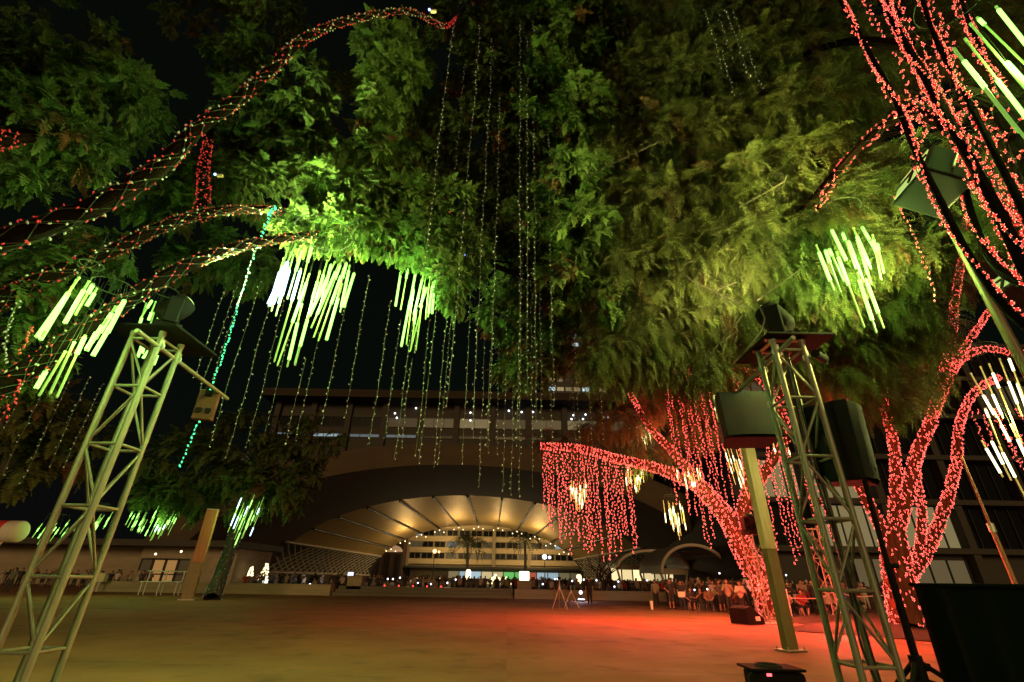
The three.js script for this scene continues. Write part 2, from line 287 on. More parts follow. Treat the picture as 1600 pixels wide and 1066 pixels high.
{ // low flat-roofed lobby at the left with its lit doors
  const o = thing('low_lobby_building', 'low flat-roofed building with a lit glass entrance at the left back', 'building', [-30, 0, -44]);
  part(o, 'wall', into(o, [span(-27.3, -23.4, -0.1, 3.0, -44.5, -51), span(-46, -31.7, -0.1, 3.0, -45.5, -51), span(-31.7, -27.3, 2.12, 3.0, -44.6, -51)]), M.plaster);
  part(o, 'roof_slab', into(o, [span(-47, -22.6, 3.02, 3.5, -42.8, -51.5)]), M.darkWall);
  part(o, 'back_wall', into(o, [span(-31.7, -27.3, -0.1, 2.1, -47.5, -47.8)]), std(C(0.6, 0.42, 0.2), 0.8));
  for (let i = 0; i < 4; i++) {
    const d = part(o, 'door', into(o, [-0.5, 0.5].flatMap((s) => [box(0.09, 2.08, 0.1, -31 + i * 1.08 + s * 0.98, 1.04, -44.6)]).concat([box(1.0, 0.1, 0.1, -31 + i * 1.08, 2.03, -44.6), box(1.0, 0.1, 0.1, -31 + i * 1.08, 0.9, -44.6), box(1.0, 0.1, 0.1, -31 + i * 1.08, 0.08, -44.6)])), M.frameDark);
    part(d, 'pane', into(o, [box(0.86, 1.9, 0.02, -31 + i * 1.08, 1.04, -44.62)]), i === 1 || i === 2 ? glow(C(1, 0.5, 0.14), 0.32) : glow(C(1, 0.62, 0.22), 0.035));
  }
  for (const [x, y] of [[243, 866], [167, 858], [283, 862]]) { const p = P(x, y, 42.6); part(o, 'roof_lamp', into(o, [ball(0.09, p.x, p.y, p.z, 8, 6)]), glow(C(1, 0.8, 0.5), 3)); }
}
/* small arched canopies at the right back */
function canopy(label, x, F, span_, h, rise, depth) {
  const o = thing('arched_canopy', label, 'canopy', [x, 0, -F]);
  const q = (t, z) => V(Math.cos(t) * span_ / 2, h + Math.sin(t) * rise, z);
  part(o, 'roof_sheet', [ribbon((t) => q(t, 0), (t) => q(t, -depth), 0.0, Math.PI, 30), ribbon((t) => q(t, 0).add(V(0, 0.12, 0)), (t) => q(t, -depth).add(V(0, 0.12, 0)), 0.0, Math.PI, 30)], std(C(0.22, 0.2, 0.16), 0.6, 0.2));
  const rim = []; for (let i = 0; i < 20; i++) rim.push(rod(q(Math.PI * i / 20, 0.05), q(Math.PI * (i + 1) / 20, 0.05), 0.16, 0.16, 6)); part(o, 'rim', rim, std(C(0.5, 0.42, 0.34), 0.6));
  for (let k = 1; k < 8; k++) part(o, 'purlin', [rod(q(Math.PI * k / 8, -0.2).add(V(0, -0.08, 0)), q(Math.PI * k / 8, -depth).add(V(0, -0.08, 0)), 0.06, 0.06, 5)], M.frameDark);
  for (const s of [-1, 1]) for (const z of [-0.4, -depth + 0.4]) part(o, 'post', [rod(V(s * (span_ / 2 - 0.5), 0, z), V(s * span_ / 2, h, z), 0.1, 0.12, 7)], std(C(0.4, 0.36, 0.3), 0.5, 0.4));
  part(o, 'tie_beam', [box(span_ * 0.62, 0.55, 0.2, span_ * 0.02, h + 0.25, -depth)], std(C(0.4, 0.36, 0.25), 0.6));
  return o;
}
canopy('small arched canopy with pale rim behind the crowd left of the leaning red trunk', P(1088, 900, 46).x, 46, 6.0, 1.7, 2.3, 8);
canopy('low dark canopy on slanted posts beside the small arched canopy', P(1022, 900, 54).x, 54, 7.4, 2.2, 1.7, 7);
{ // glowing stall row under that canopy
  const o = thing('lit_stall_row', 'row of bright yellow lit stalls under the low dark canopy', 'stall', P(1015, 906, 62).setY(0));
  part(o, 'counter', [box(9, 0.9, 0.6, 0, 0.45, 0)], M.darkWall);
  for (let i = 0; i < 7; i++) part(o, 'lit_panel', [box(1.1, 1.3, 0.1, -3.9 + i * 1.3, 1.7, 0)], litWarm([1.2, 0.9, 1.4, 0.8, 0.5, 1.0, 1.3][i]));
  part(o, 'roof', [box(9.6, 0.2, 2, 0, 2.6, -0.6)], M.darkWall);
}
/* low walls and steps at the back of the plaza */
single('low_wall', 'low pale concrete wall at the back of the plaza, left of the dark steps', 'wall', [span(-24, -10.2, -0.05, 0.55, -30.5, -31.2)], M.plaster);
single('low_wall', 'low red-lit concrete wall at the back of the plaza, right of the lantern pedestal', 'wall', [span(0.4, 13.5, -0.05, 0.48, -30.5, -31.2)], M.plaster);
{
  const o = thing('steps', 'wide dark steps between the two low walls at the back of the plaza', 'steps', [-5, 0, -30]);
  for (let i = 0; i < 3; i++) part(o, 'step', [span(-5.1, 5.3, i * 0.16 - 0.03, (i + 1) * 0.16, -0.6 - i * 0.5, -3.2)], std(C(0.09, 0.075, 0.05), 0.5, 0, { map: wear }));
  for (let i = 0; i < 5; i++) part(o, 'marker_lamp', [ball(0.05, -2.4 + i * 0.85, 0.53, -1.75, 8, 6)], glow(C(1, 0.06, 0.05), 2.5));
}
function pedestal(x, label, lit) {
  const o = thing('lantern_pedestal', label, 'pedestal', [x, 0, -32]);
  part(o, 'column', [box(0.5, 0.32, 0.5, 0, 0.16, 0), box(0.86, 0.6, 0.8, 0, 0.621, 0)], M.plaster);
  if (lit) part(o, 'lantern', [rbox(0.6, 0.5, 0.6, 0.05, 0, 1.18, 0)], glow(C(1, 0.93, 0.6), 2.6)); else part(o, 'cap', [box(0.94, 0.08, 0.88, 0, 0.965, 0)], M.plaster);
}
pedestal(P(819, 905, 32).x, 'stone pedestal carrying a glowing square lantern at the right end of the steps', true);
pedestal(P(557, 905, 32).x, 'plain stone pedestal without a lantern at the left end of the steps', false);
/* ------------------------------------------------------------------ trees */
// a limb: a tapering, slightly knobbly tube through points with radii
function limb(pts, r0, r1, seg = 40, rad = 10, knob = 0.12) {
  const curve = new THREE.CatmullRomCurve3(pts, false, 'centripetal'), fr = curve.computeFrenetFrames(seg, false), pos = [], uv = [], idx = [], L = curve.getLength(), ph = rnd() * 50;
  const R = (t) => r0 + (r1 - r0) * Math.pow(t, 0.85), at = [];
  for (let i = 0; i <= seg; i++) {
    const t = i / seg, p = curve.getPointAt(t), row = [];
    for (let j = 0; j <= rad; j++) {
      const a = j / rad * Math.PI * 2, k = R(t) * (1 + knob * (noise(Math.cos(a) * 1.6 + ph, Math.sin(a) * 1.6, t * L * 1.4) - 0.5) * 2);
      const n = fr.normals[i].clone().multiplyScalar(Math.cos(a)).addScaledVector(fr.binormals[i], Math.sin(a));
      const q = p.clone().addScaledVector(n, k); pos.push(q.x, q.y, q.z); uv.push(j / rad, t * L * 0.4); row.push(q);
    }
    at.push(row);
  }
  for (let i = 0; i < seg; i++) for (let j = 0; j < rad; j++) { const a = i * (rad + 1) + j, b = a + rad + 1; idx.push(a, b, a + 1, b, b + 1, a + 1); }
  const g = new THREE.BufferGeometry(); g.setAttribute('position', new THREE.Float32BufferAttribute(pos, 3)); g.setAttribute('uv', new THREE.Float32BufferAttribute(uv, 2)); g.setIndex(idx); g.computeVertexNormals();
  const surface = (t, a, lift = 0) => { const k = t * seg, i = Math.min(seg - 1, Math.floor(k)), n = fr.normals[i].clone().multiplyScalar(Math.cos(a)).addScaledVector(fr.binormals[i], Math.sin(a)); return curve.getPointAt(Math.min(1, t)).addScaledVector(n, R(t) * 1.06 + lift); };
  return { geo: g, curve, L, R, surface };
}
// bulbs wound round a limb: returns places and the wires
function wind(l, strands, pitch, gap, r, wires, bulbs, t0 = 0, t1 = 1) {
  for (let s = 0; s < strands; s++) {
    const ph = s / strands * Math.PI * 2 + rnd(), dir = s % 2 ? -1 : 1, n = Math.max(4, Math.ceil((t1 - t0) * l.L / gap)); let prev = null;
    for (let i = 0; i <= n; i++) {
      const t = t0 + (t1 - t0) * Math.min(1, Math.max(0, (i + rr(-0.3, 0.3)) / n)), a = ph + dir * t * l.L / pitch * Math.PI * 2 + rr(-0.15, 0.15);
      const p = l.surface(t, a, r * 0.6 + rr(0, 0.01)); bulbs.push([p, r]);
      const w = l.surface(t, a, 0.006); if (prev) wires.push(rod(prev, w, 0.005, 0.005, 3)); prev = w;
    }
  }
}
const bulbGeo = (() => { const a = new THREE.OctahedronGeometry(1, 1).scale(0.62, 1, 0.62), b = new THREE.OctahedronGeometry(1, 0).scale(0.36, 1.5, 0.36), c = new THREE.OctahedronGeometry(1, 0).scale(1.05, 0.3, 0.3); return mergeGeometries([strip(a), mergeGeometries([strip(b), strip(c)])], true); })();   // coloured cap, bright tip
function bulbs(parent, list, mat, name = 'bulbs') { // small bulbs past counting: one part
  const m = new THREE.InstancedMesh(bulbGeo, Array.isArray(mat) ? mat : [mat, mat], list.length), q = new THREE.Quaternion(), e = new THREE.Euler(), M4 = new THREE.Matrix4();
  list.forEach(([p, r], i) => { e.set(rr(-0.9, 0.9), rr(0, 6), rr(-0.9, 0.9)); q.setFromEuler(e); const k = r * rr(0.75, 1.2); M4.compose(p.clone().sub(parent.position), q, V(k, k, k)); m.setMatrixAt(i, M4); });
  m.name = name; m.userData.kind = 'stuff'; m.castShadow = false; parent.add(m); return m;
}
const rb = C(0.3, 0.02, 0.02), redCap = glow(C(1, 0.022, 0.016), 1.6, rb), redGlow = [redCap, glow(C(1, 0.26, 0.19), 8, rb)], redDim = [glow(C(1, 0.04, 0.03), 0.55, rb), glow(C(1, 0.1, 0.07), 1.6, rb)], redNear = [glow(C(1, 0.03, 0.02), 1.3, rb), glow(C(1, 0.3, 0.2), 6, rb)];

/* leaf sprays */
function leaflet(pos, o, d, n, len, wid) { // a folded pointed leaf from o along d
  const s = d.clone().cross(n).normalize().multiplyScalar(wid / 2), m = o.clone().addScaledVector(d, len * 0.45), e = o.clone().addScaledVector(d, len), up = n.clone().multiplyScalar(wid * 0.22);
  const l = m.clone().add(s).add(up), r = m.clone().sub(s).add(up);
  pos.push(...o.toArray(), ...l.toArray(), ...e.toArray(), ...o.toArray(), ...e.toArray(), ...r.toArray());
}
function frond(len, pairs, ll, lw, droop, spread = 0.9, kink = 0.25) { // a leaf with leaflets along its rachis, in +y, drooping to +z
  const pos = [], at = (t) => V(0, Math.sin(t * droop) / droop * len, (1 - Math.cos(t * droop)) / droop * len);
  for (let i = 0; i < pairs; i++) {
    const t = 0.16 + 0.84 * i / (pairs - 1), p = at(t), dir = at(Math.min(1, t + 0.02)).sub(at(t - 0.02)).normalize(), nrm = V(1, 0, 0).cross(dir).normalize();
    const k = Math.sin(Math.PI * (0.2 + 0.68 * t)) ;
    for (const s of [-1, 1]) { const d = V(s, 0, 0).multiplyScalar(spread).addScaledVector(dir, 0.55 + rr(-0.15, 0.15)).addScaledVector(nrm, rr(-kink, kink)).normalize(); leaflet(pos, p, d, nrm, ll * k * rr(0.85, 1.15), lw * rr(0.85, 1.1)); }
  }
  const e = at(1); leaflet(pos, e, at(1).sub(at(0.95)).normalize(), V(0, 0, 1), ll * 0.8, lw);
  const w = 0.004; for (let i = 0; i < 4; i++) { const a = at(i / 4), b = at((i + 1) / 4); pos.push(a.x - w, a.y, a.z, b.x - w, b.y, b.z, b.x + w, b.y, b.z, a.x - w, a.y, a.z, b.x + w, b.y, b.z, a.x + w, a.y, a.z); }
  const g = new THREE.BufferGeometry(); g.setAttribute('position', new THREE.Float32BufferAttribute(pos, 3)); g.computeVertexNormals(); return g;
}
const broadFrond = frond(0.34, 7, 0.115, 0.062, 0.7, 1.0, 0.5), featherFrond = frond(0.55, 14, 0.125, 0.016, 1.0, 1.0, 0.25);
const leafMat = (r, g, b, t = 0.35) => new THREE.MeshPhysicalMaterial({ color: C(r, g, b), roughness: 0.75, transmission: t, thickness: 0, side: THREE.DoubleSide, specularIntensity: 0.4 });
const leafBroad = leafMat(0.95, 0.95, 0.95), leafFeather = leafMat(0.95, 0.95, 0.95);
// sprays: list of clumps [centre, radii, fronds]; every clump is a set of twigs with fronds about it
function crown(parent, name, clumps, geo, mat, tint, size = 1, hang = 0.5, more = 1) {
  const place = [], cols = [];
  for (const [c, rad, n, tone = 1] of clumps) {
    const twigs = Math.max(1, Math.round(n * more / 9));
    for (let t = 0; t < twigs; t++) {
      const d = V(gauss(), gauss(), gauss()); d.multiplyScalar(Math.min(1, 0.62 + 0.4 * rnd()) / Math.max(0.35, d.length()));
      const o = V(c.x + d.x * rad.x, c.y + d.y * rad.y, c.z + d.z * rad.z), k = tone * rr(0.6, 1.35), dead = rnd() < 0.035;
      const out = d.clone().normalize();
      for (let i = 0; i < 9; i++) place.push([o, out, k * rr(0.8, 1.2), dead]);
    }
  }
  const m = new THREE.InstancedMesh(geo, mat, place.length), M4 = new THREE.Matrix4(), q = new THREE.Quaternion();
  place.forEach(([o, out, k, dead], i) => {
    const dir = V(gauss(), gauss() * 0.7 - hang * 0.35, gauss()).addScaledVector(out, 0.55).normalize();
    const down = V(0, -1, 0).addScaledVector(dir, dir.y).normalize(), x = dir.clone().cross(down).normalize(); if (!isFinite(x.x) || x.lengthSq() < 0.1) x.set(1, 0, 0);
    const z = x.clone().cross(dir).normalize(); M4.makeBasis(x, dir, z); q.setFromRotationMatrix(M4);
    const s = size * rr(0.7, 1.2); M4.compose(o.clone().sub(parent.position).add(V(gauss(), gauss(), gauss()).multiplyScalar(0.12 * size)), q, V(s, s, s)); m.setMatrixAt(i, M4);
    const c = tint(k, dead); m.setColorAt(i, c);
  });
  m.name = name; m.userData.kind = 'stuff'; shade(m); parent.add(m); return m;
}
const blob = (x, y, F, rx, ry, n, tone = 1, deep = 0.8) => { const p = P(x, y, F), k = metre(p), a = rx / k, b = ry / k; return [p, V(a, b, Math.min(a, b) * deep + 0.25), n, tone]; };
const greenTint = (k, dead) => dead ? C(0.13 * k, 0.062 * k, 0.025 * k) : C(0.068 * k, 0.115 * k * rr(0.9, 1.1), 0.024 * k);
const oliveTint = (k, dead) => dead ? C(0.15 * k, 0.085 * k, 0.035 * k) : C(0.1 * k, 0.12 * k * rr(0.92, 1.08), 0.03 * k);
const redTint = (k, dead) => C(0.095 * k, 0.075 * k, 0.022 * k);

/* --- the big tree at the left: trunk outside the picture, three limbs that cross it */
const rain = thing('rain_tree', 'large spreading tree with dark limbs reaching in from the left edge', 'tree', [-8.6, 0, -4.6]);
const rainWires = [], rainBulbs = [], paleWires = [], paleBulbs = [];
{
  const trunk = limb([V(-8.6, -0.1, -4.6), V(-8.5, 1.2, -4.6), V(-8.2, 2.5, -4.7), V(-7.9, 3.6, -4.8)], 0.62, 0.46, 24, 14);
  part(rain, 'trunk', into(rain, [trunk.geo]), M.bark);
  const b1 = limb([V(-8.1, 3.0, -4.6), P(-170, 440, 3.5), P(0, 378, 3.4), P(130, 330, 3.5), P(240, 268, 3.7), P(310, 200, 3.9), P(390, 140, 4.1), P(480, 58, 4.4), P(560, 28, 4.8), P(640, 18, 5.2), P(690, 40, 6), P(720, 20, 7.4)], 0.125, 0.012, 80, 12);
  const b2 = limb([V(-8.2, 2.8, -4.8), P(-150, 540, 4.6), P(0, 470, 4.7), P(90, 425, 4.9), P(180, 390, 5.1), P(250, 356, 5.3), P(320, 333, 5.5), P(420, 328, 5.9), P(520, 345, 6.3), P(620, 345, 6.8), P(720, 330, 7.4)], 0.13, 0.012, 60, 12);
  const b2b = limb([P(312, 338, 5.5), P(318, 305, 5.6), P(318, 262, 5.8), P(330, 200, 6.2)], 0.09, 0.05, 16, 9);
  const b3 = limb([V(-8.3, 2.4, -4.8), P(-140, 690, 4.5), P(-10, 610, 4.6), P(70, 560, 4.7), P(140, 512, 4.8), P(230, 450, 5.0), P(320, 403, 5.3), P(420, 376, 5.7), P(510, 366, 6.1), P(640, 372, 6.8), P(730, 400, 7.2), P(830, 415, 8)], 0.15, 0.012, 70, 12);
  const b4 = limb([V(-8.0, 3.4, -4.7), P(-120, 260, 4), P(0, 220, 4.2), P(70, 212, 4.5)], 0.14, 0.08, 20, 9);
  const up = limb([P(500, 345, 6.3), P(590, 300, 6.6), P(600, 200, 6.8), P(640, 90, 7), P(700, 0, 7.2)], 0.07, 0.04, 24, 8);
  const mid = limb([P(640, 372, 6.8), P(720, 330, 7.4), P(830, 250, 8), P(930, 190, 8.5), P(1000, 60, 8.8)], 0.07, 0.04, 24, 8);
  const mid2 = limb([P(730, 400, 7.2), P(860, 440, 8.2), P(930, 410, 9), P(990, 370, 9.6)], 0.06, 0.03, 18, 7);
  for (const l of [b1, b2, b3, b4, b2b, up, mid, mid2]) part(rain, 'limb', into(rain, [l.geo]), M.darkBark);
  wind(b1, 5, 1.1, 0.135, 0.013, rainWires, rainBulbs, 0.12, 0.95);
  wind(b2, 6, 0.9, 0.11, 0.012, rainWires, rainBulbs, 0.12, 0.97);
  wind(b2b, 7, 0.6, 0.08, 0.013, rainWires, rainBulbs, 0, 0.8);
  wind(b3, 6, 0.9, 0.11, 0.012, rainWires, rainBulbs, 0.12, 0.9);
  for (const [l, n] of [[b1, 3], [b2, 3], [b3, 3]]) wind(l, n, 1.3, 0.13, 0.016, paleWires, paleBulbs, 0.12, 0.8);
  wind(b4, 8, 0.6, 0.06, 0.013, rainWires, rainBulbs, 0.3, 0.9);
  const clumps = [
    // dim clump at the upper left
    blob(70, 120, 4.6, 80, 55, 260), blob(40, 200, 4.5, 70, 60, 240), blob(150, 160, 4.8, 80, 50, 300), blob(215, 150, 5, 35, 35, 110), blob(120, 230, 4.8, 60, 30, 160, 1.2), blob(20, 270, 4.6, 35, 28, 90),
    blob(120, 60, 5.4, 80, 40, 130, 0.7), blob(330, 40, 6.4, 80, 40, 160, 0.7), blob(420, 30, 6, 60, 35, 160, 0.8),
    blob(370, 90, 6, 40, 45, 160), blob(400, 180, 6.4, 60, 60, 260), blob(470, 150, 6.2, 45, 60, 220), blob(460, 240, 6.8, 80, 50, 320), blob(360, 250, 6.8, 60, 40, 200), blob(300, 290, 6.8, 50, 40, 170), blob(250, 320, 6.6, 60, 35, 170), blob(390, 290, 6.6, 60, 35, 190),
    blob(500, 270, 7, 70, 60, 260), blob(540, 200, 7.2, 60, 80, 260),
    // hanging column and strip over the lamps, lamp light put into their leaf tone
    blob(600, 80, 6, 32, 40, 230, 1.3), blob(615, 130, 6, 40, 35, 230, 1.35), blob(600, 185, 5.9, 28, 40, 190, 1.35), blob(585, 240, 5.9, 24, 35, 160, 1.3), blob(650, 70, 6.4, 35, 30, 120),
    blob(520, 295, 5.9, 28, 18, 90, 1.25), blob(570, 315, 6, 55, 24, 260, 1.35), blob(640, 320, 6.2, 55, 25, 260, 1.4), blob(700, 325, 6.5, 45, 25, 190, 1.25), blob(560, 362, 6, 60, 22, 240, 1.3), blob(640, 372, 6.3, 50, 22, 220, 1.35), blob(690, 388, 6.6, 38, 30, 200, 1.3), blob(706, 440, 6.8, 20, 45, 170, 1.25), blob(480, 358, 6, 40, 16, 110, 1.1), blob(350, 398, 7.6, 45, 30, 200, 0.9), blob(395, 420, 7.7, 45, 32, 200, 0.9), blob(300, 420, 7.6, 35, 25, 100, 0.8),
    blob(160, 390, 5.4, 40, 22, 70), blob(90, 430, 5.2, 55, 35, 150, 1.1), blob(60, 480, 5.2, 50, 40, 140, 1.1), blob(30, 560, 5.4, 40, 40, 90),
    // the middle of the canopy
    blob(730, 20, 6.66, 60, 40, 300, 1.15), blob(790, 60, 6.84, 70, 60, 380), blob(860, 30, 6.84, 80, 50, 420), blob(930, 30, 7.02, 60, 50, 300), blob(800, 150, 7.20, 50, 60, 320), blob(870, 130, 7.20, 60, 60, 360), blob(930, 120, 7.38, 60, 60, 320), blob(690, 170, 7.60, 50, 50, 260), blob(660, 210, 7.60, 60, 50, 280), blob(750, 220, 7.38, 70, 60, 420), blob(840, 230, 7.56, 70, 60, 420), blob(910, 220, 7.74, 60, 60, 320), blob(700, 280, 7.60, 70, 50, 300), blob(790, 290, 7.38, 70, 50, 420), blob(870, 310, 7.65, 70, 50, 420), blob(940, 300, 7.74, 50, 60, 300), blob(650, 270, 7.22, 50, 40, 200), blob(780, 350, 7.38, 50, 40, 260), blob(850, 380, 7.74, 70, 45, 380), blob(930, 380, 7.92, 60, 50, 320), blob(740, 390, 6.84, 35, 30, 120),
    blob(960, 90, 6.9, 45, 60, 260), blob(960, 200, 7, 45, 60, 260), blob(955, 300, 7.1, 45, 60, 260), blob(950, 400, 7.3, 40, 50, 220), blob(900, 170, 7, 50, 60, 260), blob(760, 120, 6.9, 50, 60, 240), blob(820, 210, 6.9, 50, 50, 240),
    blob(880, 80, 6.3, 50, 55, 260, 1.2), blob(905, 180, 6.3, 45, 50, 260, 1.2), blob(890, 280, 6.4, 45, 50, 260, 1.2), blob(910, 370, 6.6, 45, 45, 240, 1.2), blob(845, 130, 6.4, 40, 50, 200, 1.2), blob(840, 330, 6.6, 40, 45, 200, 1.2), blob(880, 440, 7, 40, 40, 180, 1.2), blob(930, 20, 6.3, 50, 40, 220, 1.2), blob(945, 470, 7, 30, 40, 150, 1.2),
    // unseen crown clumps behind the camera, added to shade the left canopy
    ...[[-9, 9, 6], [-6, 9.5, 8], [-10.5, 8, 2], [-5.5, 8, 5], [-7, 8.5, 3.5], [-12, 9, 6], [-5, 11, 5], [-9, 11, 10], [-8, 7.5, 8], [-11, 7, 5]].map(([x, y, z]) => [V(x, y, z), V(2.2, 1.5, 2.2), 420, 1]),
    blob(800, 440, 8.6, 45, 40, 260, 1.2), blob(790, 490, 8.6, 38, 45, 260, 1.25), blob(850, 480, 8.8, 55, 45, 330, 1.2), blob(840, 540, 8.8, 55, 40, 320, 1.25), blob(890, 530, 9, 45, 45, 260, 1.15), blob(820, 580, 8.8, 40, 28, 180, 1.25), blob(900, 460, 9, 45, 40, 220),
  ];
  crown(rain, 'crown', clumps, broadFrond, leafBroad, greenTint, 0.7, 0.6, 1.9);
}
{
  const o = thing('red_string_lights', 'strings of tiny red bulbs wound round the dark limbs at the left', 'string lights', [-5, 3, -5]);
  part(o, 'wire', into(o, rainWires), M.cord); bulbs(o, rainBulbs, redDim);
  const p = thing('pale_string_lights', 'strings of pale yellowish bulbs running between the red ones on the left limbs', 'string lights', [-5, 3, -5]);
  part(p, 'wire', into(p, paleWires), M.cord); bulbs(p, paleBulbs, glow(C(0.7, 0.85, 0.35), 0.2, C(0.4, 0.4, 0.3)));  // glow stands in for tube light caught by unlit bulbs
}

/* --- the feathery tree at the right, whose trunk stands outside the picture */
const flame = thing('feathery_tree', 'tall feathery tree leaning in over the right side with red wrapped limb', 'tree', [7.2, 0, -3.2]);
const flameWires = [], flameBulbs = [];
{
  const trunk = limb([V(7.2, -0.1, -3.2), V(7.0, 1.2, -3.2), P(1700, 560, 3.2)], 0.5, 0.4, 20, 14);
  const Lm = (pts, r0, r1) => limb(pts.map((p) => P(...p)), r0, r1, 46, 12);
  const mains = [
    Lm([[1700, 560, 3.2], [1590, 500, 3.5], [1515, 400, 3.6], [1468, 310, 3.6], [1428, 230, 3.6], [1398, 155, 3.65], [1355, 75, 3.7], [1310, -5, 3.8], [1285, -60, 4]], 0.035, 0.02),
    Lm([[1700, 560, 3.2], [1610, 430, 3.2], [1560, 330, 3.25], [1500, 220, 3.3], [1440, 110, 3.4], [1395, 30, 3.5], [1365, -60, 3.6]], 0.055, 0.025),
    Lm([[1680, 500, 3.1], [1625, 380, 3.1], [1570, 270, 3.15], [1510, 150, 3.2], [1462, 60, 3.3], [1430, -40, 3.4]], 0.032, 0.02),
    Lm([[1680, 400, 3.1], [1610, 240, 3.3], [1560, 130, 3.35], [1520, 50, 3.4], [1490, -40, 3.5]], 0.03, 0.018),
    Lm([[1655, 470, 3.3], [1560, 420, 3.7], [1520, 340, 3.9], [1500, 250, 4], [1470, 170, 4.1], [1435, 100, 4.2]], 0.04, 0.02)];
  const side = limb([P(1480, 190, 3.4), P(1420, 175, 3.9), P(1370, 205, 4.4), P(1320, 255, 4.8), P(1278, 325, 5)], 0.1, 0.03, 26, 9);
  const l3 = limb([P(1500, 150, 3.4), P(1560, 170, 3.3), P(1640, 300, 3.2)], 0.1, 0.12, 16, 9);
  const t1 = limb([P(1420, 70, 3.5), P(1300, 70, 4.6), P(1200, 110, 5.4), P(1090, 160, 6)], 0.08, 0.025, 24, 7);
  const t2 = limb([P(1290, 260, 4.9), P(1230, 220, 5.4), P(1160, 240, 5.8), P(1050, 330, 6.4)], 0.05, 0.02, 24, 7);
  const t3 = limb([P(1350, 220, 4.5), P(1250, 330, 5.4), P(1180, 400, 6), P(1120, 480, 6.8)], 0.05, 0.02, 24, 7);
  const twigs = [];
  for (let i = 0; i < 34; i++) { const x = rr(980, 1420), y = rr(20, 520), F = rr(5, 6.8), a = P(x, y, F); twigs.push(limb([a, a.clone().add(V(rr(-0.5, 0.5), rr(-0.5, 0.1), rr(-0.3, 0.3))), a.clone().add(V(rr(-1, 1), rr(-1.1, -0.2), rr(-0.4, 0.4)))], 0.012, 0.006, 6, 4).geo); }
  part(flame, 'trunk', into(flame, [trunk.geo]), M.bark);
  for (const l of [...mains, side, l3, t1, t2, t3]) part(flame, 'limb', into(flame, [l.geo]), M.darkBark);
  part(flame, 'twigs', into(flame, twigs), M.bark, { kind: 'stuff' });
  mains.forEach((l, i) => wind(l, [2, 4, 2, 2, 2][i], 2.6, 0.075, 0.0185, flameWires, flameBulbs, 0.05, 1));
  wind(side, 5, 1.0, 0.1, 0.016, flameWires, flameBulbs); wind(l3, 4, 0.8, 0.09, 0.018, flameWires, flameBulbs);
  for (const pts of [[[1310, -10], [1335, 40], [1362, 80], [1378, 130], [1402, 175], [1425, 225], [1437, 275], [1462, 310], [1480, 355]], [[1345, -10], [1372, 40], [1400, 90], [1418, 140], [1450, 180], [1440, 220]], [[1375, -10], [1405, 45], [1428, 90], [1440, 140], [1462, 190]], [[1395, -10], [1425, 40], [1452, 90], [1470, 140], [1495, 185]], [[1450, -10], [1470, 30], [1490, 75], [1505, 130], [1530, 185], [1545, 240]], [[1490, -10], [1500, 30], [1520, 70], [1560, 120]], [[1395, 150], [1450, 165], [1510, 155], [1570, 180], [1605, 230]], [[1430, 160], [1470, 180], [1530, 175], [1580, 215]], [[1520, 215], [1545, 240], [1560, 300], [1590, 340]], [[1495, 225], [1520, 290], [1540, 330], [1570, 370], [1605, 400]], [[1535, 250], [1560, 290], [1580, 330], [1605, 370]], [[1385, 190], [1420, 180], [1480, 195], [1520, 215]]]) {
    const F = rr(3.3, 3.9), c = new THREE.CatmullRomCurve3(pts.map(([x, y]) => P(x + rr(-4, 4), y, F + rr(-0.1, 0.1)))), n = Math.ceil(c.getLength() / 0.062);
    for (let i = 0; i <= n; i++) flameBulbs.push([c.getPointAt(i / n).add(V(rr(-0.035, 0.035), rr(-0.02, 0.02), rr(-0.03, 0.03))), 0.0185]); flameWires.push(new THREE.TubeGeometry(c, 40, 0.005, 4));
  }
  for (const [pts] of [[[P(1398, 308, 4.6), P(1420, 350, 4.6), P(1440, 400, 4.6), P(1455, 440, 4.7), P(1462, 470, 4.8)]]]) { const c = new THREE.CatmullRomCurve3(pts); for (let i = 0; i <= 22; i++) flameBulbs.push([c.getPointAt(i / 22).add(V(rr(-0.02, 0.02), 0, 0)), 0.016]); flameWires.push(new THREE.TubeGeometry(c, 20, 0.005, 4)); }
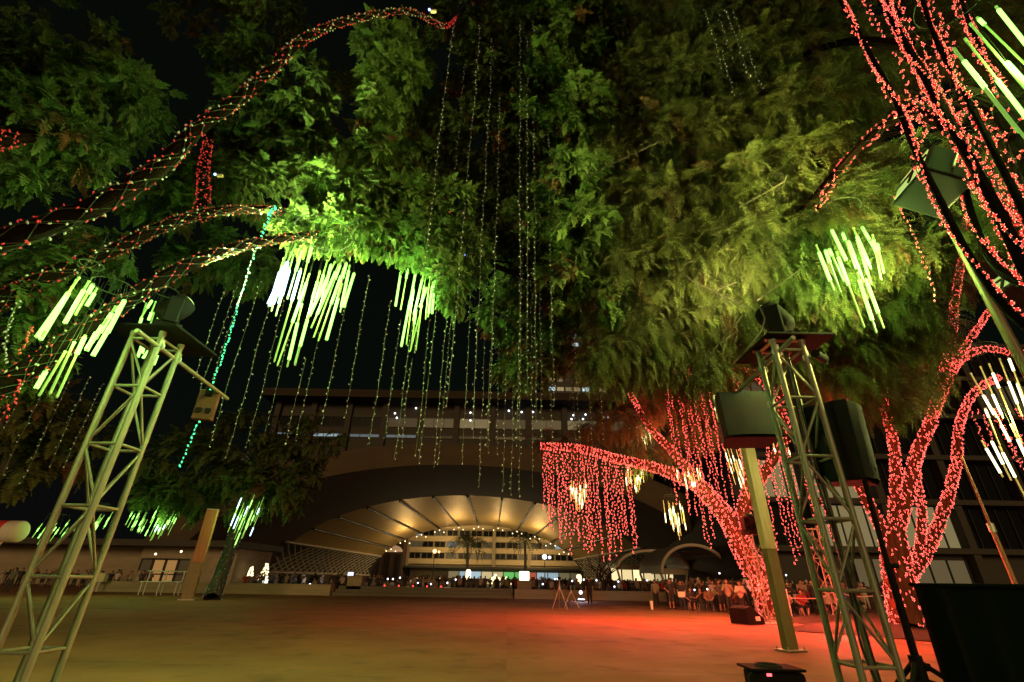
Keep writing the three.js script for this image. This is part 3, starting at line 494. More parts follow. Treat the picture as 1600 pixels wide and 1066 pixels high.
  const clumps = [
    blob(1000, 40, 6.4, 70, 60, 420), blob(1080, 60, 6, 70, 60, 420, 0.9), blob(1160, 40, 5.6, 80, 60, 460), blob(1250, 40, 5.2, 70, 50, 380), blob(1310, 60, 5, 50, 50, 220), blob(1240, 120, 5.4, 70, 60, 380), blob(1150, 130, 5.8, 80, 60, 460), blob(1060, 150, 6.2, 80, 60, 460), blob(990, 160, 6.6, 60, 70, 360), blob(1010, 250, 6.6, 70, 60, 420), blob(1100, 230, 6.2, 80, 60, 460), blob(1190, 210, 5.8, 70, 60, 420), blob(1270, 190, 5.4, 60, 50, 300), blob(1330, 150, 5, 40, 40, 160), blob(1250, 280, 5.6, 60, 50, 330), blob(1170, 310, 6, 80, 50, 440), blob(1070, 330, 6.5, 80, 55, 460), blob(990, 340, 6.9, 60, 60, 330), blob(1010, 430, 7, 70, 50, 400), blob(1100, 410, 6.6, 80, 50, 440), blob(1190, 390, 6.2, 80, 50, 420), blob(1260, 360, 5.8, 50, 40, 220), blob(1230, 440, 6.4, 60, 35, 240), blob(1130, 480, 7, 80, 40, 400), blob(1030, 510, 7.2, 80, 40, 400), blob(970, 560, 7.4, 60, 32, 260), blob(1070, 565, 7.6, 70, 28, 260), blob(1290, 330, 5.6, 45, 40, 170), blob(1330, 270, 5.6, 40, 40, 110), blob(1350, 340, 5.9, 36, 36, 110), blob(1330, 400, 5.9, 50, 35, 190),  blob(1400, 400, 5.8, 50, 40, 190), blob(1360, 470, 6.4, 50, 30, 170), blob(1290, 480, 6.6, 50, 30, 170), blob(1400, 510, 7, 60, 30, 190),
    blob(1480, 40, 4.6, 60, 40, 170), blob(1560, 50, 4.4, 50, 60, 170), blob(1470, 250, 4.6, 50, 40, 130), blob(1560, 260, 4.4, 60, 50, 170), blob(1590, 180, 4.2, 30, 60, 100), blob(1420, 90, 4.8, 40, 40, 120), blob(1540, 340, 5, 50, 40, 120), blob(1430, 450, 6.2, 40, 40, 130),
    blob(1220, 540, 7.4, 60, 24, 160), blob(1320, 560, 7.4, 60, 35, 210), blob(1370, 620, 8, 40, 25, 110), blob(1420, 570, 8, 40, 40, 130),
  ];
  crown(flame, 'crown', clumps, featherFrond, leafFeather, oliveTint, 0.85, 0.75, 2.4);
}
{
  const o = thing('red_string_lights', 'widely spaced bright red bulbs wound round the thick top right limb', 'string lights', [6, 4, -3.4]);
  part(o, 'wire', into(o, flameWires), M.cord); bulbs(o, flameBulbs, redNear);
}

/* --- two trees on the mound, wrapped from foot to twig in red bulbs */
function wrapped(label, lightLabel, base, limbs, leaves, bulbR, curtain) {
  const t = thing('wrapped_tree', label, 'tree', base), wires = [], list = [];
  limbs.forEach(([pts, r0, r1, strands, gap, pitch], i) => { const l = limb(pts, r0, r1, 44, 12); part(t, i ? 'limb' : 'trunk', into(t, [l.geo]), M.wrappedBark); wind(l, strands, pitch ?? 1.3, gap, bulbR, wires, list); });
  if (leaves.length) crown(t, 'crown', leaves, featherFrond, leafFeather, redTint, 1.2, 0.8, 2);
  const o = thing('red_string_lights', lightLabel, 'string lights', base);
  for (const [a, len] of curtain) { let y = 0, x = 0; const c = []; while (y < len) { c.push(V(a.x + x, a.y - y, a.z + rr(-0.02, 0.02))); list.push([c[c.length - 1].clone().add(V(rr(-0.04, 0.04), 0, rr(-0.04, 0.04))), bulbR]); y += bulbR * 3.6 * rr(0.8, 1.2); x += rr(-0.012, 0.012); } for (let i = 1; i < c.length; i++) wires.push(rod(c[i - 1], c[i], 0.006, 0.006, 3)); }
  part(o, 'wire', into(o, wires), M.cord); bulbs(o, list, redGlow);
  return t;
}
{ // the leaning one
  const F = 18, q = (x, y, f = F) => P(x, y, f), L = [];
  L.push([[q(1212, 962), q(1196, 925), q(1178, 890), q(1158, 852), q(1140, 815), q(1110, 778), q(1085, 752)], 0.43, 0.23, 26, 0.15]);
  L.push([[q(1100, 766), q(1060, 745), q(1020, 730), q(960, 716), q(905, 701), q(845, 697)], 0.18, 0.08, 12, 0.13]);
  L.push([[q(1092, 758), q(1070, 728), q(1045, 700), q(1015, 668), q(985, 615)], 0.15, 0.06, 9, 0.15]);
  L.push([[q(1160, 856), q(1162, 800), q(1172, 745), q(1160, 690), q(1142, 640), q(1100, 598), q(1035, 572, 18.5)], 0.26, 0.08, 10, 0.16]);
  L.push([[q(1166, 780), q(1200, 730), q(1228, 680), q(1215, 630), q(1180, 585), q(1120, 556, 18.6), q(1060, 552, 19)], 0.2, 0.06, 7, 0.17]);
  L.push([[q(1215, 635), q(1235, 560), q(1240, 500), q(1225, 470)], 0.14, 0.06, 6, 0.17]);
  L.push([[q(1165, 690), q(1150, 580), q(1165, 500), q(1160, 460)], 0.1, 0.04, 3, 0.2]);
  const cur = [];
  for (let i = 0; i < 34; i++) { const x = 846 + 140 * (i + rnd() * 0.9) / 34, top = 697 + (x - 846) * 0.19, bot = 858 - 75 * Math.pow(Math.abs(x - 925) / 85, 2.2) * (x < 925 ? 1 : 0.6) + rr(-18, 22), a = q(x, top, F + rr(-0.4, 0.5)); cur.push([a, a.y - heightAt(bot, F, x)]); }
  for (let i = 0; i < 17; i++) { const x = 1034 + 76 * (i + rnd()) / 17, top = 572 + rr(-8, 20), bot = rr(700, 840), a = q(x, top, F + rr(0, 1)); cur.push([a, a.y - heightAt(bot, F, x)]); }
  for (const [x, y, b] of [[1098, 790, 862], [1092, 780, 850], [1108, 790, 845], [1186, 720, 860], [1200, 700, 880], [1210, 700, 870], [1222, 720, 855], [1240, 760, 880], [1255, 740, 860], [1262, 700, 850], [1195, 690, 840], [1228, 690, 865], [1070, 740, 800], [1050, 730, 790]]) { const a = q(x, y, F + rr(-0.5, 0.5)); cur.push([a, a.y - heightAt(b, F, x)]); }
  wrapped('leaning spreading tree on the right, left of the cream post, trunk wrapped in red bulbs', 'dense red bulbs on the leaning tree with a curtain of hanging strands', q(1212, 962).setY(0), L, [
    blob(960, 660, 18, 55, 22, 200), blob(1000, 630, 18, 40, 25, 160), blob(900, 690, 18.5, 60, 12, 130), blob(1050, 620, 18.5, 50, 28, 210), blob(1100, 590, 19, 55, 28, 220), blob(1010, 700, 18.6, 50, 20, 160), blob(1150, 560, 19, 50, 25, 180), blob(1090, 660, 19, 45, 30, 170), blob(1000, 585, 19.5, 50, 25, 150), blob(1130, 500, 19, 45, 30, 160), blob(1220, 560, 19, 40, 30, 140), blob(1240, 610, 19, 30, 30, 100)], 0.034, cur);
}
{ // the one with a fan of limbs
  const F = 12.4, q = (x, y, f = F) => P(x, y, f), L = [];
  L.push([[q(1418, 975), q(1412, 940), q(1405, 905), q(1398, 860), q(1392, 820)], 0.334, 0.242, 16, 0.128, 2.2]);
  L.push([[q(1400, 880), q(1370, 812), q(1342, 755), q(1325, 690), q(1330, 620)], 0.137, 0.055, 9, 0.136, 2]);
  L.push([[q(1398, 830), q(1400, 760), q(1399, 715), q(1394, 680), q(1381, 630), q(1384, 585), q(1398, 540)], 0.122, 0.055, 10, 0.119, 1.8]);
  L.push([[q(1400, 840), q(1420, 760), q(1434, 705), q(1455, 658), q(1472, 595), q(1487, 530), q(1492, 470), q(1504, 400), q(1510, 340)], 0.137, 0.055, 10, 0.128, 1.8]);
  L.push([[q(1420, 900), q(1442, 872), q(1472, 805), q(1494, 725), q(1500, 660), q(1526, 610), q(1560, 590)], 0.122, 0.055, 10, 0.119, 1.8]);
  L.push([[q(1452, 664), q(1480, 600), q(1510, 540), q(1545, 487), q(1570, 440)], 0.084, 0.039, 8, 0.128, 1.6]);
  L.push([[q(1478, 590), q(1505, 560), q(1540, 545), q(1590, 552), q(1640, 540)], 0.076, 0.039, 8, 0.128, 1.6]);
  L.push([[q(1488, 520), q(1462, 490), q(1440, 470)], 0.053, 0.023, 7, 0.136, 1.4]);
  L.push([[q(1425, 905), q(1438, 850), q(1440, 790), q(1432, 740), q(1440, 700)], 0.091, 0.055, 9, 0.128, 1.6]);
  const cur = [];
  for (const [x, y, b] of [[1540, 620, 720], [1556, 640, 760], [1580, 660, 790], [1590, 640, 780], [1530, 640, 690], [1515, 640, 700], [1600, 650, 800]]) { const a = q(x, y, F + rr(-0.3, 0.3)); cur.push([a, a.y - heightAt(b, F, x)]); }
  wrapped('tree with a fan of upright limbs at the right, thickly wrapped in red bulbs', 'thick winding of red bulbs on the fan-limbed tree beside the black booth', q(1418, 975).setY(0.15), L, [
    blob(1320, 590, 12.6, 50, 26, 170), blob(1360, 560, 12.8, 45, 30, 170), blob(1400, 500, 13, 45, 40, 180), blob(1440, 520, 12.8, 30, 30, 110), blob(1560, 420, 12.8, 40, 60, 170), blob(1470, 420, 12.8, 40, 40, 150)], 0.026, cur);
}
for (const [x, y, F, I, r] of [[1120, 800, 15.5, 24, 20], [915, 810, 15, 38, 30], [1020, 870, 14.5, 30, 20], [1060, 660, 16.6, 20, 25], [1185, 915, 15.6, 46, 14], [1300, 930, 13.0, 34, 14], [1395, 890, 9.6, 10, 12], [1450, 620, 10.6, 14, 18], [1330, 650, 11.4, 14, 15], [1350, 230, 4.2, 1.5, 8]]) {
  const l = new THREE.PointLight(C(1, 0.085, 0.05), I, 0, 2); l.position.copy(P(x, y, F)); l.shadow.radius = r; l.castShadow = true; scene.add(l);
}

/* --- trees in the dark at the left, and the palms before the cream building */
{
  const F = 25, o = thing('leaning_tree', 'dark leaning tree with a rounded crown in the left middle distance', 'tree', G(330, 938).setY(0));
  const tr = limb([G(330, 938), P(352, 880, 24.6), P(372, 820, 25), P(385, 760, 25), P(380, 710, 25)], 0.34, 0.2, 24, 10); part(o, 'trunk', into(o, [tr.geo]), M.bark);
  const wl = [], bl = []; wind(tr, 7, 1.2, 0.3, 0.03, wl, bl);
  crown(o, 'crown', [blob(300, 720, 25, 70, 55, 420), blob(380, 700, 25, 70, 60, 420), blob(450, 720, 25.5, 55, 50, 320), blob(340, 770, 24.5, 90, 32, 380), blob(430, 760, 24.6, 60, 35, 300), blob(260, 770, 25, 45, 28, 160), blob(490, 690, 26, 40, 40, 160)], broadFrond, leafBroad, greenTint, 2.0, 0.5);
  const s = thing('string_lights', 'unlit pale bulbs with painted glints wound round the trunk of the dark leaning tree', 'string lights', G(330, 938).setY(0));
  part(s, 'wire', into(s, wl), M.cord); bulbs(s, bl, glow(C(0.8, 0.95, 0.7), 0.1));  // faint glow added as a glint on the unlit bulbs
}
{
  const o = thing('background_tree', 'dim brownish tree crown low at the left edge behind the lamp clusters', 'tree', [-16.5, 0, -15]);
  part(o, 'trunk', into(o, [limb([V(-16.5, -0.1, -15), V(-16.2, 2.5, -15), V(-15.6, 5, -15.2)], 0.35, 0.2, 12, 9).geo]), M.bark);
  crown(o, 'crown', [blob(60, 640, 15, 75, 55, 500), blob(20, 720, 15, 50, 40, 260), blob(120, 690, 15.5, 50, 45, 260), blob(-40, 650, 15, 60, 60, 200)], broadFrond, leafBroad, oliveTint, 1.6, 0.6);
}
function palm(label, x, F, h) {
  const o = thing('palm_tree', label, 'palm tree', P(x, 905, F).setY(0)), g = [];
  part(o, 'trunk', [limb([V(0, -0.1, 0), V(0.1, h * 0.5, 0), V(0, h, 0)], 0.32, 0.26, 16, 9).geo], M.bark);
  for (let i = 0; i < 30; i++) { const f = frond(4.2, 15, 1.0, 0.14, rr(1.3, 2.3), 1, 0.4).scale(1.2, 1.2, 1.2); f.rotateX(rr(0.1, 1.25)); f.rotateY(i * 2.4); f.translate(0, h, 0); g.push(f); }
  part(o, 'crown', g, leafMat(0.045, 0.06, 0.02), { kind: 'stuff' });
}
palm('dark palm in front of the cream building, left of its centre pier', 728, 105, 7.2);
palm('dark palm in front of the cream building, right of its centre pier', 820, 105, 8.0);
single('leafless_shrub', 'dark leafless shrub behind the crowd right of the red curtain', 'shrub', (() => { const g = [], b = P(948, 930, 36).setY(0); for (let i = 0; i < 12; i++) g.push(limb([b, b.clone().add(V(rr(-0.6, 0.6), rr(0.8, 1.6), rr(-0.4, 0.4))), b.clone().add(V(rr(-1.6, 1.6), rr(1.8, 3.2), rr(-0.8, 0.8)))], 0.07, 0.02, 8, 5).geo); return g; })(), M.bark);
/* ------------------------------------------------------------------ hanging lamp clusters of tubes */
const tubeDim = new THREE.MeshStandardMaterial({ color: C(0.2, 0.3, 0.1), roughness: 0.3, emissive: C(0.28, 0.62, 0.1), emissiveIntensity: 0.55 });
const tubeDimWarm = new THREE.MeshStandardMaterial({ color: C(0.3, 0.25, 0.1), roughness: 0.3, emissive: C(0.62, 0.5, 0.12), emissiveIntensity: 0.6 });
const tubeLit = glow(C(0.30, 1.0, 0.14), 3.2), tubeBlue = glow(C(0.5, 0.8, 1), 4.5), tubeWarm = glow(C(1, 0.95, 0.48), 3.2), capMat = std(C(0.3, 0.3, 0.2), 0.5);
function cluster(label, group, tubes, opt = {}) {
  // tubes: [top, bottom, from, to, blue]: the lit stretch runs from..to of the length
  const all = tubes.flatMap(([a, b]) => [a, b]), c = all.reduce((s, p) => s.add(p), V(0, 0, 0)).multiplyScalar(1 / all.length), topY = Math.max(...tubes.map((t) => t[0].y));
  const o = thing('tube_lamp_cluster', label, 'hanging lamp', V(c.x, topY + 0.05, c.z), 0, group), L = (p) => p.clone().sub(o.position), r = opt.r ?? 0.014, wires = [];
  const dim = opt.warm ? tubeDimWarm : tubeDim, lit = opt.warm ? tubeWarm : tubeLit;
  for (const [a, b, f = 0, t = 0.7, blue] of tubes) {
    const p = L(a), q = L(b), tube = part(o, 'tube', [rod(p, q, r * 0.8, r * 0.8, 8), ...(opt.far ? [] : [rod(p.clone().lerp(q, -0.035), p, r, r, 8), rod(q, q.clone().lerp(p, -0.02), r * 0.9, r * 0.4, 8)])], dim);
    if (t > f) part(tube, 'lit_section', [rod(p.clone().lerp(q, f), p.clone().lerp(q, t), r * 1.4, r * 1.4, 8)], blue ? tubeBlue : lit);
    wires.push(rod(p, V(p.x * 0.75, 0.12 + rr(0, 0.06), p.z * 0.75), r * 0.15, r * 0.15, 3));
  }
  part(o, 'hanging_wire', wires, M.cord);
  const xs = tubes.map((t) => L(t[0]).x), w = (Math.max(...xs) - Math.min(...xs)) / 2;
  part(o, 'ring', [new THREE.TorusGeometry(Math.max(0.08, w * 0.75), r * 0.4, 5, 20).rotateX(Math.PI / 2).translate(0, 0.13, 0)], M.cord); part(o, 'hanger', [rod(V(0, 0.13, 0), V(0, 0.6, 0), r * 0.3, r * 0.3, 4)], M.cord);
  const l = new THREE.PointLight(opt.color ?? (opt.warm ? C(1, 0.8, 0.3) : C(0.48, 1, 0.17)), (opt.I ?? 10) * (opt.far ? 0.8 : 1.7), 0, 2); l.position.copy(c).add(V(0, 0, opt.front ?? 0.12)); l.shadow.radius = opt.soft ?? 10; l.castShadow = true; scene.add(l);
  return o;
}
const tb = (F, rows) => rows.map(([x0, y0, x1, y1, f, t, b]) => { const d = rr(-0.16, 0.16); return [P(x0, y0, F + d), P(x1, y1, F + d), f, t, b]; });
cluster('large cluster of green tubes with a blue-white left edge under the bright foliage', undefined, tb(5.4, [
  [461, 384, 419, 475, 0.3, 1, 1], [449, 390, 424, 485, 0.3, 0.9, 1], [474, 384, 449, 466, 0.1, 0.5], [486, 387, 466, 466, 0, 0.3], [450, 420, 431, 493, 0, 0.75, 1], [469, 424, 429, 563, 0, 0.35, 1], [482, 432, 434, 569, 0.08, 0.55], [471, 478, 449, 572, 0.3, 0.9], [499, 428, 461, 566, 0.1, 0.3], [511, 409, 494, 470, 0.35, 1], [522, 412, 476, 509, 0.2, 0.85], [528, 416, 487, 511, 0.1, 0.8], [517, 415, 500, 480, 0, 0.5], [531, 415, 491, 525, 0, 0.2], [536, 422, 498, 531, 0.1, 0.5], [534, 446, 510, 531, 0.25, 1], [546, 417, 532, 487, 0.1, 0.9], [553, 428, 537, 480, 0, 1], [458, 400, 436, 478, 0.3, 0.8, 1], [454, 396, 430, 470, 0.2, 0.9, 1], [443, 405, 421, 478, 0.3, 1, 1], [541, 412, 526, 470, 0, 0.4], [480, 500, 461, 570, 0, 0.6]]), { I: 19 });
cluster('upright cluster of green tubes right of the large one, beneath the hanging leaves', undefined, tb(7.0, [
  [628, 414, 618, 478, 0, 1], [638, 416, 626, 483, 0, 0.3], [651, 417, 640, 476, 0.1, 1], [644, 452, 627, 541, 0.2, 1], [646, 453, 635, 537, 0, 0.2], [663, 422, 645, 500, 0.2, 0.9], [664, 438, 650, 546, 0.1, 0.3], [674, 414, 665, 498, 0, 0.25], [681, 424, 675, 490, 0, 1], [676, 442, 669, 495, 0.1, 0.9], [659, 480, 641, 548, 0.5, 0.5], [652, 470, 642, 545, 0.2, 0.5], [667, 450, 656, 480, 0, 1]]), { I: 14 });
cluster('cluster of long green tubes at the far left, between two wrapped limbs', undefined, tb(4.4, [
  [122, 436, 57, 527, 0.25, 1], [118, 440, 63, 531, 0.2, 1], [138, 441, 101, 505, 0.2, 1], [152, 450, 135, 478, 0.3, 1], [112, 450, 66, 525, 0.2, 0.9], [145, 445, 118, 492, 0, 0.3]]), { I: 3.5 });
cluster('drooping cluster of green tubes below the lowest limb, left of the truss tower', undefined, tb(4.35, [
  [194, 470, 168, 520, 0, 1], [175, 505, 145, 556, 0.1, 1], [180, 480, 150, 530, 0.2, 0.8], [166, 500, 135, 546, 0.2, 1], [115, 537, 78, 615, 0, 0], [101, 551, 61, 618, 0, 0], [132, 527, 89, 620, 0, 0.3], [73, 578, 56, 607, 0.1, 1], [150, 520, 135, 548, 0, 1], [188, 478, 160, 530, 0, 0.2]]), { I: 2.6 });
cluster('short cluster of green tubes seen through the top of the left truss tower', undefined, tb(6.6, [
  [237, 470, 219, 498, 0, 0.4], [243, 472, 232, 500, 0.6, 1], [222, 538, 215, 558, 0, 1], [232, 548, 223, 560, 0, 1], [247, 552, 240, 570, 0, 1], [228, 475, 214, 520, 0.5, 0.8], [240, 490, 222, 552, 0.8, 1], [250, 480, 232, 560, 0.7, 0.9]]), { I: 3 });
cluster('slanting cluster of green tubes hanging above the right truss tower', undefined, tb(5.2, [
  [1276, 385, 1303, 453, 0.15, 0.8], [1290, 392, 1313, 456, 0, 0.3], [1300, 360, 1322, 406, 0, 1], [1308, 397, 1350, 510, 0.05, 0.45], [1317, 365, 1337, 419, 0, 0.2], [1334, 358, 1361, 419, 0.2, 0.9], [1340, 375, 1361, 443, 0, 0.8], [1347, 355, 1369, 392, 0, 1], [1364, 369, 1377, 436, 0.1, 0.4], [1371, 382, 1381, 426, 0, 0.2], [1340, 429, 1369, 519, 0.1, 0.8], [1354, 439, 1381, 512, 0.05, 0.7], [1326, 378, 1350, 440, 0, 0.4], [1296, 390, 1318, 440, 0, 0.2]]), { I: 13 });
cluster('big cluster of green tubes cut by the top right corner', undefined, tb(3.0, [
  [1558, 12, 1612, 80, 0.05, 1], [1494, 80, 1612, 228, 0.12, 0.42], [1511, 64, 1612, 194, 0.5, 1], [1519, 40, 1612, 150, 0.8, 0.8], [1575, 98, 1622, 150, 0, 1], [1496, 84, 1590, 205, 0, 0], [1530, 30, 1622, 120, 0, 0.1]]), { I: 7 });
cluster('large yellow-green cluster of tubes at the right edge beside the fan-limbed tree', undefined, tb(8, [
  [1518, 585, 1556, 652, 0.5, 0.95], [1533, 575, 1567, 652, 0.55, 0.95], [1547, 572, 1597, 693, 0.1, 0.3], [1563, 563, 1597, 649, 0.4, 0.8], [1577, 561, 1602, 625, 0, 0.3], [1540, 640, 1566, 705, 0, 0.2], [1535, 690, 1567, 745, 0.2, 0.9], [1550, 690, 1580, 750, 0, 0.6], [1563, 700, 1603, 778, 0.1, 0.6], [1580, 665, 1606, 720, 0.4, 1], [1590, 600, 1612, 660, 0, 1], [1552, 640, 1578, 690, 0.5, 1]]), { I: 10, warm: true, color: C(0.9, 0.9, 0.25) });
// smaller, farther ones: a ring of tubes in two tiers
function far(x, y0, y1, w, F, n, label, group, opt) {
  const t = [], a = P(x, y0, F), k = metre(a), W = w / k / 2;
  const h0 = a.y, h1 = heightAt(y1, F, x), L = h0 - h1;
  for (let i = 0; i < n; i++) {
    const ang = i / n * Math.PI * 2 + rr(-0.2, 0.2), rad = W * (i % 3 ? 1 : 0.45), drop = L * (i % 3 ? rr(0, 0.38) : rr(0.3, 0.5)) * (1 - 0.2 * Math.abs(Math.cos(ang))), top = V(a.x + Math.cos(ang) * rad, h0 - drop, a.z + Math.sin(ang) * rad);
    const len = L * rr(0.42, 0.5), s = rnd() * 0.7, lean = opt.lean ?? 0; t.push([top, top.clone().add(V(lean * len, -len, 0)), s, Math.min(1, s + rr(0.2, 0.45)), opt.blue && rnd() < opt.blue]);
  }
  return cluster(label, group, t, { r: opt.r ?? 0.55 / k, far: true, soft: 20, front: W + 0.1, ...opt });
}
const G0 = 'small tube lamp clusters hanging far off at the left';
far(395, 774, 862, 32, 23, 15, 'tall narrow tube cluster with a blue middle under the dark leaning tree crown', G0, { I: 9, lean: -0.16, blue: 0.3 });
far(265, 790, 854, 28, 24, 12, 'tube cluster with blue strands left of the cream post', G0, { I: 7, lean: -0.18, blue: 0.3 });
far(226, 793, 842, 26, 25, 10, 'faint tube cluster right beside the left truss tower', G0, { I: 4, lean: -0.18 });
far(158, 793, 842, 34, 22, 12, 'tube cluster seen inside the left truss tower', G0, { I: 6, lean: -0.25 });
far(92, 808, 858, 32, 22, 9, 'tube cluster at the left leg of the truss tower, leftmost of the far ones', G0, { I: 5, lean: -0.3 });
const G1 = 'small tube lamp clusters among the red strings at the right';
far(999, 660, 708, 32, 19, 14, 'round yellow tube cluster above the wrapped left limb of the leaning tree', G1, { I: 14, warm: true, lean: 0.06 });
far(989, 720, 778, 26, 19, 12, 'yellow-green tube cluster hanging just below the wrapped left limb', G1, { I: 8, warm: true, color: C(0.8, 1, 0.2) });
far(903, 748, 810, 24, 17.6, 13, 'yellow tube cluster inside the curtain of red strands', G1, { I: 8, warm: true });
far(1050, 776, 850, 28, 18.5, 14, 'yellow-green tube cluster hanging left of the leaning red trunk', G1, { I: 8, warm: true, color: C(0.8, 1, 0.2) });
far(1074, 728, 772, 34, 17.6, 13, 'yellow tube cluster in front of the fork of the leaning tree', G1, { I: 8, warm: true });
far(1150, 690, 778, 38, 16.6, 15, 'yellow tube cluster beside the cream post and below the hung speaker', G1, { I: 12, warm: true, lean: 0.1 });
far(1122, 632, 672, 14, 17, 6, 'thin bright tube cluster at the left edge of the hung speaker', G1, { I: 4, warm: true });
far(1218, 690, 725, 20, 17, 8, 'small tube cluster seen between the legs of the right truss tower', G1, { I: 4, warm: true });

/* ------------------------------------------------------------------ pale strings hanging straight down, and the green rope */
const paleBulb = glow(C(0.75, 0.78, 0.55), 0.13, C(0.4, 0.4, 0.3));  // faint glow put in for the glint of unlit bulbs
function hanging(x, yTop, yBot, F, label, group, yRef = 600) {
  const b = P(x, yRef, F), top = heightAt(yTop, F, x), bot = heightAt(yBot, F, x), o = thing('string_light', label, 'string light', V(b.x, top, b.z), 0, group), list = [], pts = [];
  let y = 0, px = 0, pz = 0; while (y < top - bot) { px += rr(-0.006, 0.006); pz += rr(-0.006, 0.006); pts.push(V(px, -y, pz)); if (rnd() < 0.9) list.push([V(b.x + px + rr(-0.025, 0.025), top - y, b.z + pz + rr(-0.02, 0.02)), rr(0.011, 0.017)]); y += 0.11; }
  part(o, 'wire', pts.slice(1).map((p, i) => rod(pts[i], p, 0.0035, 0.0035, 3)), std(C(0.12, 0.13, 0.1), 0.5)); bulbs(o, list, paleBulb, 'bulbs');
}
const gL = 'pale strings hanging at the left of the large tube cluster', gM = 'pale strings hanging between and below the tube clusters', gC = 'pale strings hanging in the middle, before the arch', gF = 'pale strings hanging low at the far left';
const sL = 'thin pale string of unlit bulbs with painted glints hanging left of the large tube cluster', sM = 'thin pale string of bulbs hanging below the tube clusters', sC = 'thin pale string of bulbs hanging in the middle, before the arch', sF = 'thin pale string of bulbs hanging low at the far left beside the truss tower';
for (const [x, a, b, F] of [[357, 440, 700, 7], [385, 480, 720, 7.4], [408, 470, 705, 7.8], [432, 500, 690, 8], [318, 440, 610, 7.5], [300, 450, 600, 7.2], [330, 430, 600, 8], [468, 560, 700, 7.6]]) hanging(x, a, b, F, sL, gL);
for (const [x, a, b, F] of [[514, 470, 665, 8], [546, 430, 660, 8.4], [632, 480, 722, 8.2], [660, 500, 718, 8.6], [670, 430, 728, 8], [689, 440, 735, 8.4], [696, 380, 732, 8.8]]) hanging(x, a, b, F, sM, gM);
for (const [x, a, b, F] of [[727, 300, 725, 8], [752, 420, 765, 8.6], [767, 400, 712, 8], [777, 430, 710, 8.8], [789, 380, 775, 8.4], [800, 500, 778, 8.8], [815, 60, 780, 7.6], [830, 300, 770, 8.2], [846, 60, 690, 7.8], [861, 480, 700, 9], [893, 470, 700, 9], [901, 500, 690, 8.6], [920, 480, 712, 9.2], [938, 470, 690, 9]]) hanging(x, a, b, F, sC, gC);
for (const [x, a, b, F] of [[676, 30, 300, 7], [741, 40, 300, 7.2], [782, 60, 260, 7.4]]) hanging(x, a, b, F, 'thin pale string of bulbs crossing the dark gap near the top middle', 'pale strings crossing the dark gap at the top');
for (const [x, y, b, F] of [[1102, 15, 110, 5], [1118, 10, 95, 5.1], [1134, 15, 130, 4.9], [1147, 20, 100, 5], [1128, 80, 150, 5.1], [1165, 70, 140, 5]]) hanging(x, y, b, F, 'short glinting pale string among the leaves at the top, right of centre', 'short glinting strings at the top right of centre', y);
for (const [pts, col, label] of [[[[48, 512], [40, 535], [28, 552]], 0, 'short red string hanging near the left edge, upper of the two'], [[[36, 596], [22, 622], [8, 645], [-6, 668]], 0, 'longer red string hanging at the left edge below the limbs'], [[[30, 470], [14, 500], [9, 530], [6, 565]], 1, 'yellow-green string of bulbs looping down at the left edge']]) {
  const o = thing('string_light', label, 'string light', P(...pts[0], 4.2)), c = new THREE.CatmullRomCurve3(pts.map(([x, y]) => P(x, y, 4.2))), n = Math.ceil(c.getLength() / 0.035), l = [];
  for (let i = 0; i <= n; i++) l.push([c.getPointAt(i / n).add(V(rr(-0.02, 0.02), 0, rr(-0.02, 0.02))), 0.014]);
  part(o, 'wire', into(o, [new THREE.TubeGeometry(c, 20, 0.004, 4)]), M.cord); bulbs(o, l, col ? glow(C(0.75, 0.9, 0.25), 0.5) : redDim);
}
for (const [x, a, b, F] of [[640, 30, 560, 5.9], [704, 40, 640, 6.2], [738, 60, 690, 6.3], [762, 150, 700, 6.4], [806, 40, 700, 6.1], [823, 60, 620, 6.2], [838, 40, 660, 6.4], [868, 200, 640, 6.5], [640, 560, 700, 7.8], [590, 470, 700, 8.2], [612, 500, 690, 8.6], [480, 520, 690, 8.4]]) hanging(x, a, b, F, 'long thin pale string of bulbs falling from high in the leaves, left of centre', 'long pale strings falling from high in the leaves');
{ const l = new THREE.PointLight(C(0.35, 0.55, 1), 2.2, 0, 2); l.position.copy(P(436, 430, 5.15)); l.shadow.radius = 6; l.castShadow = true; scene.add(l); }
for (const [x, a, b, F] of [[40, 560, 740, 8], [75, 580, 750, 8], [105, 590, 760, 8.4], [135, 590, 740, 8.2], [160, 600, 735, 8.8], [20, 600, 720, 8.5]]) hanging(x, a, b, F, sF, gF);
{
  const o = thing('rope_light', 'bright green rope of light beads hanging from the limb past the orange lamp', 'rope light', P(428, 322, 5.7)), list = [], w = [];
  const c = new THREE.CatmullRomCurve3([P(428, 322, 5.6), P(416, 350, 5.6), P(398, 395, 5.65), P(380, 452, 5.7), P(358, 525, 6.4), P(338, 585, 7), P(328, 612, 7.1), P(306, 670, 7.3), P(282, 728, 7.5)]);
  for (let i = 0; i < 74; i++) { const t = i / 73; list.push([c.getPointAt(t).add(V(rr(-0.015, 0.015), 0, 0)), 0.021]); }
  list.push([P(424, 330, 5.6), 0.03], [P(430, 326, 5.6), 0.03], [P(420, 334, 5.6), 0.03]);
  part(o, 'cable', into(o, [new THREE.TubeGeometry(c, 60, 0.008, 5)]), M.cord); bulbs(o, list, glow(C(0.06, 1, 0.36), 2.6), 'beads');
  const l = new THREE.PointLight(C(0.06, 1, 0.35), 0.8, 0, 2); l.position.copy(P(370, 490, 5.7)); l.shadow.radius = 10; scene.add(l);
}
